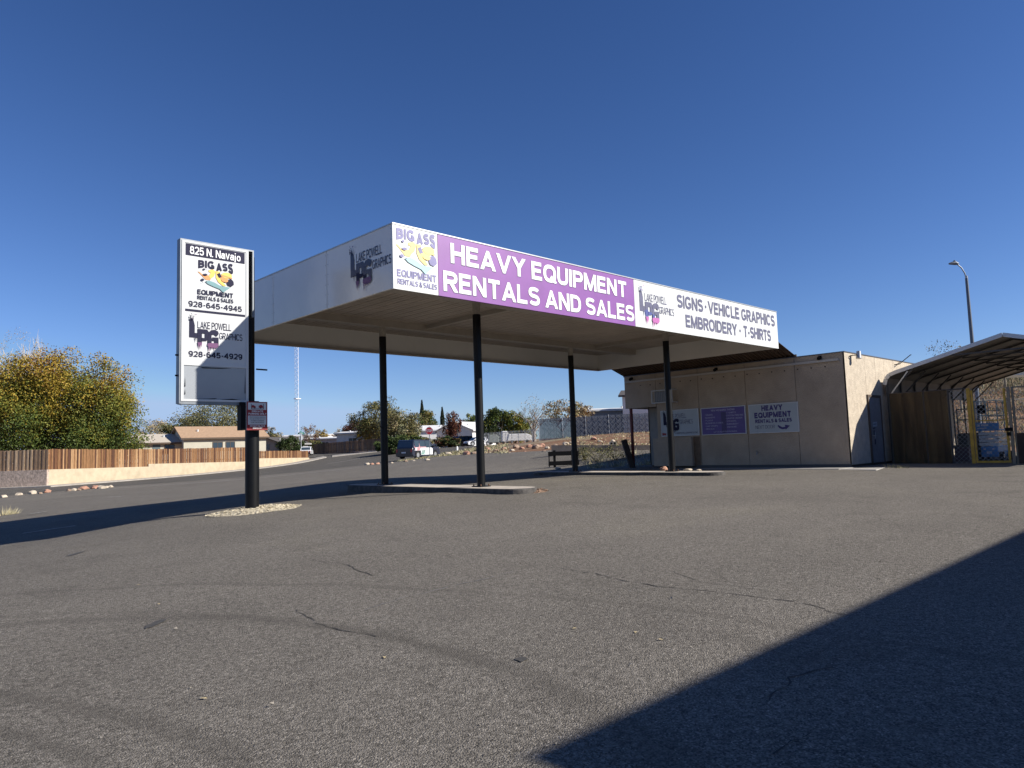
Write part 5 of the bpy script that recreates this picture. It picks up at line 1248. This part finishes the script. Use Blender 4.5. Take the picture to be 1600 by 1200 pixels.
ROCKM = [mat('pale_rock', (.50, .42, .32), .9, .25, 6, bump=.6, bscale=14), mat('pink_rock', (.40, .22, .15), .9, .25, 6, bump=.6, bscale=14), mat('brown_rock', (.30, .21, .15), .9, .3, 6, bump=.6, bscale=14)]
def rock(x, y, r, mi, label, seed, group=None, zoff=0, flat=.7):
    bm = bmesh.new(); bmesh.ops.create_icosphere(bm, subdivisions=2, radius=r); rnd = random.Random(seed)
    for v in bm.verts:
        n = noise.noise(v.co*(1.6/r)+Vector((seed*3.7, seed, 0))); v.co *= 1+.42*n
        v.co.z *= flat; v.co.x *= 1.18
    me = bpy.data.meshes.new('boulder'); bm.to_mesh(me); bm.free(); me.materials.append(ROCKM[mi])
    o = bpy.data.objects.new('boulder', me); COL.objects.link(o); o.location = (x, y, H(x, y)+zoff+r*flat*.45); o.rotation_euler = (0, 0, rnd.uniform(0, 6))
    return tag(o, label, 'rock', group)
GR1 = 'boulders along the lot edge'
rk = [(6, 779, .28, 0, 'pale flat boulder at the far left end of the lot-edge row'), (30, 775.5, .30, 0, 'squarish cream boulder standing alone near the left frame edge'), (51, 773.5, .40, 0, 'long low cream boulder second in the left cluster'),
      (63, 773.5, .22, 2, 'small brown boulder between the cream and the salmon boulder'), (73.5, 771, .32, 1, 'salmon boulder ending the left cluster'), (108, 769, .26, 2, 'dull brown boulder starting the middle pair'), (115, 768.5, .32, 0, 'cream boulder touching the dull brown one'),
      (123, 768, .24, 2, 'dark small boulder left of the big orange boulder'), (131, 766.5, .42, 1, 'largest orange-pink boulder of the row'), (149, 765, .40, 1, 'reddish boulder starting the right cluster'), (159, 765, .38, 0, 'cream boulder in the middle of the right cluster'), (166, 764, .26, 0, 'small cream boulder right of the middle one'), (172.5, 763.5, .30, 0, 'last cream boulder at the right end of the row')]
for i, (px_, py_, r_, mi, lb) in enumerate(rk):
    c_ = gp(px_, py_-1); rock(c_.x, c_.y, r_*.66, mi, lb, i+1, GR1)
rk2 = [(574, 727, .38, 0, 'cream boulder at the lot edge left of the first column'), (581, 726.5, .30, 1, 'pink boulder touching the cream one left of the first column'), (590, 726.3, .30, 1, 'smaller pink boulder half behind the first column'), (612, 724.5, .22, 0, 'small pale boulder just right of the first column'),
       (634, 722, .26, 2, 'brown boulder under the rear of the striped suv'), (646, 721, .2, 0, 'small pale boulder below the striped suv door'), (667, 720, .30, 0, 'pale boulder at the foot of the stop sign'), (700, 711, .42, 0, 'pale boulder in the grass verge right of the stop sign'), (729, 711, .50, 1, 'big flat tan boulder on the verge left of the second column'), (741, 710, .36, 2, 'brown boulder beside the flat tan one')]
for i, (px_, py_, r_, mi, lb) in enumerate(rk2):
    c_ = gp(px_, py_); rock(c_.x, c_.y, r_*.62, mi, lb, i+31, 'boulders on the verge by the stop sign')
rk3 = [(762, 703, .5, 1), (775, 705, .4, 2), (787, 702, .5, 1), (800, 704, .35, 0), (806, 699, .55, 2), (815, 701, .4, 1), (827, 698, .5, 1), (838, 699.5, .65, 2), (846, 697, .55, 1), (855, 700, .35, 0), (868, 697, .4, 2), (884, 694, .45, 0), (893, 692, .3, 0), (928, 686.5, .5, 1), (937, 690, .35, 0), (958, 689, .3, 0), (796, 708, .3, 2), (850, 706, .3, 2), (780, 698, .3, 1), (820, 706, .25, 1)]
RKP = ['just right of the second column', 'second from the second column', 'below the leafless tree', 'under the left chain-link post', 'right of the chain-link post', 'left of the leafless tree',
       'at the foot of the leafless tree', 'left of the slatted fence end', 'against the slatted fence end', 'above the left end of the low wall', 'left of the third column above the low wall', 'just left of the third column', 'touching the third column', 'right of the third column', 'below the biggest rock', 'right of the biggest rock', 'lowest on the bank near the lot edge', 'lowest by the low wall end', 'highest near the chain-link fence', 'low on the bank below the leafless tree']
for i, (px_, py_, r_, mi) in enumerate(rk3):
    c_ = gp(px_, py_)
    o = rock(c_.x, c_.y, r_*.48, mi, '%s %s rubble rock on the bank, %s' % ('large' if r_ > .5 else 'middling' if r_ > .38 else 'small', 'pale' if mi == 0 else 'reddish' if mi == 1 else 'brown', RKP[i]), i+51, 'rubble rocks on the dirt bank', -.05)
c_ = gp(1038, 739); rock(c_.x+.0, c_.y, .13, 1, 'small pinkish rock on the right island beside the fourth column', 91, None, .10)
for px_, py_, lb, s_ in ((872, 735, 'pale stone block lying on the shaded end of the right island', .14), (1075, 739, 'thin flat pale stone on the right island tip', .13), (1092, 739.5, 'second flat stone beyond the fourth column', .10)):
    c_ = gp(px_, py_+1); rock(c_.x, c_.y, s_, 0, lb, int(px_), None, .10, .35)
c_ = gp(1140, 683)
# block with two holes on the low wall
x_, y_ = WP(1014, 40)
cb = thing('concrete_block', 'small pale concrete block with two dark holes on the low wall', 'block', (WP(954, 40.5)[0], WP(954, 40.5)[1], ZP(954, 697, 40.5)), YAWZ(0))
m = MB(); m.box(-.19, .19, -.1, .1, 0, .2); m.build('block_body', CONC, cb)
m = MB(); m.box(-.15, -.03, -.105, -.1, .04, .16); m.box(.03, .15, -.105, -.1, .04, .16); m.build('hole', BLACKM, cb)
# litter: tiny stones on the asphalt
rnd = random.Random(9); m = MB()
for i in range(420):
    d_ = rnd.uniform(2.6, 22); l_ = rnd.uniform(-.75, .75)*d_; x, y = W(d_, l_)
    if 10.7 < x < 12.1 and 10.7 < y < 18: continue
    s_ = rnd.uniform(.004, .011) if rnd.random() < .93 else rnd.uniform(.012, .024); z = H(x, y)+.03+s_*.4
    t_ = [Vector((rnd.uniform(-1, 1), rnd.uniform(-1, 1), rnd.uniform(-.2, .8)))*s_ for _ in range(4)]; p = Vector((x, y, z))
    for a_, b_, c2 in ((0, 1, 2), (0, 2, 3), (1, 3, 2), (0, 3, 1)): m.tri(p+t_[a_], p+t_[b_], p+t_[c2])
tag(m.build('grit', mat('grit_stone', (.26, .235, .20), .9, .4, 30)), kind='stuff')
LEAFL = mat('dry_leaf', (.45, .36, .20), .8)
for i, (px_, py_) in enumerate(((248, 950), (216, 919), (601, 1036), (318, 1102), (994, 996), (1032, 1008), (898, 990))):
    c_ = gp(px_, py_); m = MB(); a_ = i*1.3; s_ = .022
    P_ = [(0, 1), (.5, .3), (.4, -.5), (0, -1), (-.4, -.5), (-.5, .3)]
    m.poly([(s_*(x*math.cos(a_)-y*math.sin(a_)), s_*(x*math.sin(a_)+y*math.cos(a_)), .006+.008*abs(x)) for x, y in P_]); o = m.build('dry_leaf', LEAFL, None, fix=False); o.location = (c_.x, c_.y, c_.z+.03)
    tag(o, ('curled dry leaf on the asphalt at the far left', 'dry leaf left of the tar patch', 'dry leaf in the middle foreground', 'dry leaf in the lower left foreground', 'pale dry leaf right of the manhole-sized stain', 'dry leaf just beyond the shadow edge', 'dry leaf right of centre near the crack')[i], 'leaf', 'dry leaves on the asphalt')

# ================================================================ VEGETATION
def leafmat(name, c): 
    m = mat(name, c, .6, .3, 1.4, spec=.2)
    b = m.node_tree.nodes['Principled BSDF']
    return m
LG = leafmat('leaf_green', (.075, .105, .022)); LDG = leafmat('leaf_dark_green', (.04, .06, .018)); LY = leafmat('leaf_yellow', (.30, .21, .03)); LO = leafmat('leaf_orange', (.22, .11, .03)); LR = leafmat('leaf_redbrown', (.11, .04, .025)); LOL = leafmat('leaf_olive', (.15, .13, .045)); LGR = leafmat('leaf_greygreen', (.17, .17, .09)); LTAN = leafmat('leaf_tan', (.33, .26, .15)); LYG = leafmat('leaf_yellowgreen', (.17, .17, .03))
BARK = mat('bark', (.16, .12, .09), .95, .3, 6); BARKP = mat('pale_bark', (.52, .49, .46), .9, .15, 6)
def limbs(m, rnd, h, r0, spread, depth, lean=.0, n1=5, base=.25, up=.5, ends=None, seg=5, minr=.008):
    def rec(p, d, L, r, k):
        if k == 0 or r < minr:
            if ends is not None: ends.append(p)
            return
        pts = [p]; q_ = p; dd = d
        for i in range(3):
            dd = (dd+Vector((rnd.uniform(-1, 1), rnd.uniform(-1, 1), rnd.uniform(-.4, .7)))*.18).normalized(); q_ = q_+dd*L/3; pts.append(q_)
            if ends is not None and k <= 2: ends.append(q_)
        m.tube(pts, [r, r*.85, r*.7, r*.5], seg if r > .03 else 3, caps=False)
        nb = rnd.randint(2, 4)
        for i in range(nb):
            a = rnd.uniform(0, 6.28); nd = (dd*up*1.4+Vector((math.cos(a)*spread, math.sin(a)*spread, rnd.uniform(-.1, .6)*up))).normalized()
            rec(pts[rnd.choice((1, 2, 3, 3))], nd, L*rnd.uniform(.62, .82), r*rnd.uniform(.45, .62), k-1)
    tp = [Vector((0, 0, -.3)), Vector((lean*.3*h, 0, base*h*.5)), Vector((lean*h, 0, base*h))]
    m.tube(tp, [r0*1.2, r0, r0*.85], 8, caps=False)
    for i in range(n1):
        a = 2*math.pi*i/n1+rnd.uniform(-.4, .4); d = Vector((math.cos(a)*spread, math.sin(a)*spread, up+rnd.uniform(0, .4))).normalized()
        rec(tp[2] if i % 2 else tp[1].lerp(tp[2], .7), d, h*rnd.uniform(.26, .34), r0*.55, depth)
    rec(tp[2], Vector((0, 0, 1)), h*.3, r0*.6, depth)
def crown(parent, rnd, cx, cy, z0, z1, rx, ry, n, ls, mats, wts, lump=1.0, name='crown', shape='round', hole=.25, seed=1, topm=None, clumps=60):
    """leaf quads gathered in clumps through a lumpy crown"""
    C_ = []
    ng = np.random.default_rng(seed)
    while len(C_) < clumps:
        v = Vector((rnd.uniform(-1, 1), rnd.uniform(-1, 1), rnd.uniform(-1, 1)))
        if v.length > 1 or v.length < .35: continue
        if shape == 'column': pass
        k = 1+.22*lump*noise.noise(v*2.2+Vector((seed, 0, 0)))
        C_.append((v*k, rnd.uniform(.16, .32)*lump if shape == 'round' else .2, rnd.random()))
    C_ = [(c, s, t) for c, s, t in C_]
    idx = ng.integers(0, len(C_), n); c = np.array([C_[i][0][:] for i in range(len(C_))])[idx]; s = np.array([C_[i][1] for i in range(len(C_))])[idx]
    g = ng.normal(size=(n, 3)); g /= np.linalg.norm(g, axis=1)[:, None]; rad = ng.random(n)**.45
    p = c + g*(rad*s*1.15)[:, None]
    P = np.c_[cx+p[:, 0]*rx, cy+p[:, 1]*ry, (z0+z1)/2+p[:, 2]*(z1-z0)/2]
    a = ng.normal(size=(n, 3)); a /= np.linalg.norm(a, axis=1)[:, None]; b = np.cross(a, ng.normal(size=(n, 3))); b /= np.linalg.norm(b, axis=1)[:, None]
    sz = ls*(.6+.8*ng.random(n))[:, None]
    V = np.empty((n, 4, 3)); V[:, 0] = P-a*sz; V[:, 1] = P-b*sz*.6; V[:, 2] = P+a*sz; V[:, 3] = P+b*sz*.6
    me = bpy.data.meshes.new(name); me.from_pydata(V.reshape(-1, 3).tolist(), [], np.arange(n*4).reshape(n, 4).tolist())
    for mm in mats: me.materials.append(mm)
    tone = np.array([C_[i][2] for i in range(len(C_))])[idx]*.65+ng.random(n)*.35
    if topm is not None: tone = np.clip(tone*.6+(p[:, 2]*.5+.5)*topm, 0, .999)
    cw = np.cumsum(wts)/sum(wts); mi = np.searchsorted(cw, np.clip(tone, 0, .999))
    me.polygons.foreach_set('material_index', mi.astype(int))
    o = bpy.data.objects.new(name, me); COL.objects.link(o); o.parent = parent; tag(o, kind='stuff'); return o
def tree(px, pyt, pyb, d, wpx, label, mats, wts, n=5000, ls=.16, seed=1, z0=None, cz=.25, dense=1, trunkm=None, topm=None, lump=1.0, clumps=60, name='tree', depth=3, cat='tree', rx=None):
    x, y = WP(px, d); zg_ = H(x, y) if z0 is None else z0; zt = ZP(px, pyt, d); h = zt-zg_; rr = wpx/1132*d/2
    rnd = random.Random(seed); t = thing(name, label, cat, (x, y, zg_)); m = MB()
    limbs(m, rnd, h*.92, max(.06, h*(.02 if name != 'bare_tree' else .035)), .75 if px != 20 else .22, depth, n1=4, base=.22, minr=.008 if name != 'bare_tree' else .012); m.build('trunk', trunkm or BARK, t)
    crown(t, rnd, 0, 0, h*cz, h, rr, rr, n, ls, mats, wts, lump, seed=seed, topm=topm, clumps=clumps); return t
# the big autumn tree at the left: three merging lobes on one trunk
x, y = WP(70, 84); zg_ = H(x, y); zt = ZP(70, 562, 84)
bt = thing('autumn_tree', 'huge spreading tree turning green to gold behind the board fence at left', 'tree', (x, y, zg_), YAWZ(0))
rnd = random.Random(3); m = MB(); limbs(m, rnd, 9.0, .28, .9, 4, n1=6, base=.15); m.build('trunk', BARK, bt)
k_ = 84/1132
AM = [LDG, LG, LYG, LY, LO]
h_ = zt-zg_
for i, (dx, dz0, dz1, r_, n_, w_) in enumerate(((-25, .10, 1.0, 84, 30000, (1.5, 3, 4, 4, 2.0)), (40, .12, 1.03, 84, 32000, (1.5, 3.5, 4, 4, 2.2)), (92, .02, .80, 58, 17000, (2.5, 4, 4, 3.5, 1.2)), (-75, .0, .84, 78, 16000, (1.5, 3, 4, 5, 2.5)), (30, .0, .55, 105, 16000, (5, 5, 2, .8, .1)))):
    crown(bt, random.Random(20+i), dx*k_, (i % 2)*1.2-.5, h_*dz0, h_*dz1, r_*k_, r_*k_*.8, int(n_*1.5), .105, AM, w_, 1.1, seed=20+i, topm=.42, clumps=95)
tree(20, 516, 600, 112, 74, 'pale bare-topped poplar rising behind the big autumn tree', [LTAN], [1], 1500, .07, 7, trunkm=BARKP, cz=.55, depth=5, name='bare_tree')
tree(337, 628, 700, 128, 112, 'sparse grey-green tree behind the brown-roofed house', [LOL, LGR, LDG], [3, 4, 2], 15000, .13, 11, cz=.25, lump=1.3, clumps=90)
tree(285, 652, 700, 135, 70, 'dark small tree left of the brown-roofed house', [LDG, LOL, LGR], [3, 2, 2], 6000, .14, 12, cz=.3)
tree(240, 655, 690, 150, 60, 'thin tan shrub-like tree above the pale-roofed house', [LTAN, LGR], [2, 2], 3500, .12, 13, cz=.3)
tree(262, 662, 690, 160, 60, 'low greyish tree above the pale-roofed house, right of the tan one', [LGR, LOL], [2, 2], 3500, .12, 14, cz=.3)
tree(414, 668, 706, 145, 44, 'rounded olive tree just right of the sign pole', [LOL, LTAN, LDG], [2, 2, 2], 5000, .13, 15, cz=.2)
tree(452, 684, 710, 132, 40, 'dark low evergreen shrub in front of the small grey house', [LDG, LG], [4, 1], 6000, .13, 16, cz=.0, cat='shrub', name='shrub')
tree(482, 664, 710, 150, 30, 'bare reddish tree behind the street name sign', [LR, LTAN], [1, 1], 900, .12, 17, cz=.3, depth=4, name='bare_tree')
tree(488, 689, 708, 145, 34, 'dark shrub behind the white corner car', [LDG, LOL], [2, 2], 3500, .14, 18, cz=.0, cat='shrub', name='shrub')
tree(499, 672, 700, 175, 22, 'small golden tree between street sign and mobile home', [LY, LTAN], [1, 1], 1500, .14, 19, cz=.2)
tree(537, 668, 700, 170, 32, 'pale tan sparse tree behind the mobile home', [LTAN, LGR], [2, 1], 2000, .14, 20, cz=.2)
tree(558, 658, 700, 168, 46, 'round red-brown tree behind the mobile home', [LR, LO], [4, 1], 5500, .16, 21, cz=.2)
tree(590, 629, 700, 135, 78, 'tall olive tree behind the first canopy column', [LDG, LOL, LGR, LY], [2, 3, 3, .7], 14000, .14, 22, cz=.15, lump=1.2, clumps=80)
tree(572, 655, 700, 140, 34, 'yellowing tree in front of the tall olive one', [LOL, LY], [1, 1], 3500, .14, 23, cz=.2)
tree(625, 643, 704, 112, 58, 'loose grey-green tree right of the first column', [LGR, LOL, LTAN], [3, 3, 1.5], 12000, .12, 24, cz=.1, lump=1.2, clumps=70)
tree(607, 682, 705, 100, 40, 'dark hedge-like bush behind the striped suv', [LDG, LG], [3, 1], 7000, .12, 25, cz=.0, cat='shrub', name='shrub')
tree(640, 680, 706, 102, 60, 'olive bush behind the roof of the striped suv', [LOL, LG, LDG], [3, 2, 2], 7000, .12, 26, cz=.0, cat='shrub', name='shrub')
tree(665, 644, 700, 165, 46, 'green-gold round tree under the left cypress', [LG, LOL, LY], [3, 3, 1.5], 7000, .17, 27, cz=.15)
tree(704, 645, 700, 135, 26, 'slim red-leaved tree left of the white gabled house', [LR, LR, LO], [3, 2, 1], 4500, .13, 28, cz=.15)
tree(716, 660, 690, 165, 30, 'reddish tree behind the white gabled roof', [LR, LO], [3, 1], 3000, .15, 29, cz=.2)
tree(734, 650, 700, 170, 34, 'green rounded tree left of the second column', [LG, LYG, LDG], [3, 2, 2], 5000, .16, 30, cz=.15)
tree(774, 639, 698, 120, 52, 'dense green tree just right of the second column', [LG, LDG, LYG], [3, 3, 1.5], 11000, .13, 31, cz=.1)
tree(803, 644, 696, 122, 46, 'yellow-green tree between second column and bare tree', [LYG, LG, LY], [3, 2, 1.5], 9000, .13, 32, cz=.1)
tree(824, 655, 695, 128, 24, 'pale yellow sapling beside the bare tree', [LYG, LTAN], [2, 1], 2000, .12, 33, cz=.2)
tree(694, 684, 702, 110, 44, 'dark red-green shrub right of the stop sign', [LDG, LR, LOL], [3, 1, 2], 5000, .12, 34, cz=.0, cat='shrub', name='shrub')
tree(832, 617, 692, 78, 42, 'tall leafless tree at the left end of the privacy fence', [LTAN], [1], 300, .06, 35, trunkm=mat('grey_bark', (.30, .26, .22), .95), cz=.4, depth=5, name='bare_tree')
tree(876, 627, 680, 86, 66, 'thin brown-leaved tree poking over the privacy fence', [LO, LTAN, LOL], [1, 2, 2], 2600, .10, 36, cz=.4, depth=4)
tree(910, 634, 680, 92, 30, 'small brown-leaved tree right of the third column', [LO, LTAN], [1, 2], 1200, .10, 37, cz=.45, depth=4)
tree(1482, 533, 640, 60, 50, 'thin twiggy tree showing above the carport roof', [LOL, LTAN], [2, 1], 260, .06, 38, cz=.5, depth=5, clumps=120)
tree(1578, 572, 610, 64, 60, 'thin twiggy tree above the hilltop building', [LDG, LOL], [2, 1], 1800, .07, 39, cz=.4, depth=4)
def cypress(px, pyt, d, wpx, label, seed):
    x, y = WP(px, d); zg_ = H(x, y); h = ZP(px, pyt, d)-zg_; r = wpx/1132*d/2; t = thing('cypress', label, 'cypress', (x, y, zg_)); ng = np.random.default_rng(seed); n = 6000
    m = MB(); m.tube([(0, 0, -.2), (0, 0, h*.9)], [.15, .04], 6); m.build('trunk', BARK, t)
    zz = ng.random(n)**.9; a = ng.random(n)*6.283; rr = r*np.minimum(1, (1-zz)*3.0+.12)*(.72+.35*ng.random(n))*np.minimum(1, zz*8+.3)
    P = np.c_[rr*np.cos(a), rr*np.sin(a), zz*h]; u = np.c_[ng.normal(size=(n, 2))*.35, np.ones(n)]; u /= np.linalg.norm(u, axis=1)[:, None]; b = np.cross(u, ng.normal(size=(n, 3))); b /= np.linalg.norm(b, axis=1)[:, None]
    V = np.empty((n, 4, 3)); V[:, 0] = P-u*.25; V[:, 1] = P-b*.09; V[:, 2] = P+u*.25; V[:, 3] = P+b*.09
    me = bpy.data.meshes.new('crown'); me.from_pydata(V.reshape(-1, 3).tolist(), [], np.arange(n*4).reshape(n, 4).tolist()); me.materials.append(mat('cypress_green', (.028, .04, .018), .8, .3, 2))
    o = bpy.data.objects.new('crown', me); COL.objects.link(o); o.parent = t; tag(o, kind='stuff')
cypress(658, 627, 175, 6.5, 'taller slim dark cypress left of the pair', 1); cypress(689.5, 638, 175, 6.0, 'shorter slim dark cypress right of the pair', 2)

# grass tufts, weeds
def tufts(name, spots, mts, seed, hgt=.25, blades=26, spread=.12, w=.012, label=None):
    rnd = random.Random(seed); m = MB()
    for (x, y, s_) in spots:
        z = H(x, y)
        for i in range(blades):
            a = rnd.uniform(0, 6.28); r = rnd.uniform(0, spread)*s_; p = Vector((x+r*math.cos(a), y+r*math.sin(a), z-.02)); L = hgt*s_*rnd.uniform(.4, 1.15); dr = Vector((math.cos(a)*rnd.uniform(.1, .8), math.sin(a)*rnd.uniform(.1, .8), 1)).normalized()
            sd = Vector((-math.sin(a+1), math.cos(a+1), 0))*w*s_; mi = rnd.randrange(len(mts)); tip = p+dr*L; tip.z -= L*.15
            m.tri(p-sd, p+sd, tip, mi)
    return tag(m.build(name, mts, None, fix=False), kind='stuff')
DRY = mat('dry_grass', (.42, .36, .20), .9, .25, 8); WG = mat('weed_green', (.14, .15, .06), .9, .3, 8); STR_ = mat('straw', (.55, .50, .33), .9, .2, 8)
rnd = random.Random(44); sp = []
for i in range(900):   # verge by the stop sign
    px_ = rnd.uniform(622, 790); d_ = rnd.uniform(66, 90)
    f_ = (px_-622)/168; dmin = 66-f_*17; dmax = 70+f_*22
    d_ = rnd.uniform(dmin, dmax); x, y = WP(px_, d_); sp.append((x, y, rnd.uniform(.8, 2.0)))
tufts('dry_grass', sp, [DRY, WG, STR_], 1, .15, 9, .3, .02)
sp = []
for i in range(260):   # weedy field behind the low wall and in front of it
    d_ = rnd.uniform(42, 64); x, y = WP(rnd.uniform(880, 1050), d_); sp.append((x, y, rnd.uniform(.7, 1.8)))
tufts('dry_grass', sp, [DRY, WG, STR_], 2, .12, 9, .3, .02)
sp = []
for i in range(90):
    d_ = rnd.uniform(32, 39); x, y = WP(rnd.uniform(905, 1040), d_); sp.append((x, y, rnd.uniform(.6, 1.6)))
tufts('weeds', sp, [WG, DRY, STR_], 3, .30, 22, .22, .010)
sp = []
for i in range(2600):  # brush on the hillside
    d_ = rnd.uniform(44, 62); x, y = WP(rnd.uniform(1440, 1680), d_); sp.append((x, y, rnd.uniform(.6, 1.7)))
tufts('hill_brush', sp, [mat('brush_brown', (.22, .17, .11), .9, .3, 8), WG, DRY, mat('brush_grey', (.28, .25, .20), .9, .3, 8)], 4, .26, 12, .5, .018)
c_ = gp(8, 806); tufts('grass_tuft', [(c_.x, c_.y, 1.6), (c_.x+.25, c_.y+.1, 1.2)], [STR_, DRY], 5, .28, 90, .16, .008)
c_ = gp(1392, 732); c2_ = gp(1408, 733); tufts('weeds', [(c_.x, c_.y, .9), (c2_.x, c2_.y, .8), (c_.x+.4, c_.y-.2, .6)], [WG, DRY], 6, .25, 60, .25, .008)
sp = [(11.4+.5*math.cos(a), 11.1-.45*abs(math.sin(a)), .5) for a in (3.3, 3.6, 4.0, 4.4, 5.2)] + [(10.86, y_, .35) for y_ in (11.6, 12.0, 13.2, 15.1)]
tufts('weeds', sp, [DRY, WG], 7, .14, 30, .10, .006)
for i, (px_, py_, w_, lb) in enumerate(((933, 722, 2.0, 'leggy grey-green weed bush behind the third column'), (962, 720, 1.5, 'second leggy weed bush left of the charred post'), (914, 720, .9, 'small weed bush right of the black barrier'))):
    c_ = gp(px_, py_); t = thing('weed_bush', lb, 'bush', tuple(c_)); rnd = random.Random(60+i); m = MB()
    for k in range(34):
        a = rnd.uniform(0, 6.28); r = rnd.uniform(.2, .5)*w_; m.tube([(0, 0, -.02), (r*.4*math.cos(a), r*.4*math.sin(a), .3), (r*math.cos(a), r*math.sin(a), rnd.uniform(.35, .85))], [.008, .006, .003], 3, caps=False)
    m.build('stems', mat('weed_stem', (.20, .17, .10), .9), t); crown(t, rnd, 0, 0, .05, .85, .5*w_, .5*w_, 900, .028, [WG, LOL, DRY], [3, 2, 1.5], 1.2, 'leaves', seed=70+i, clumps=40)
# debris by the wall inside the passage
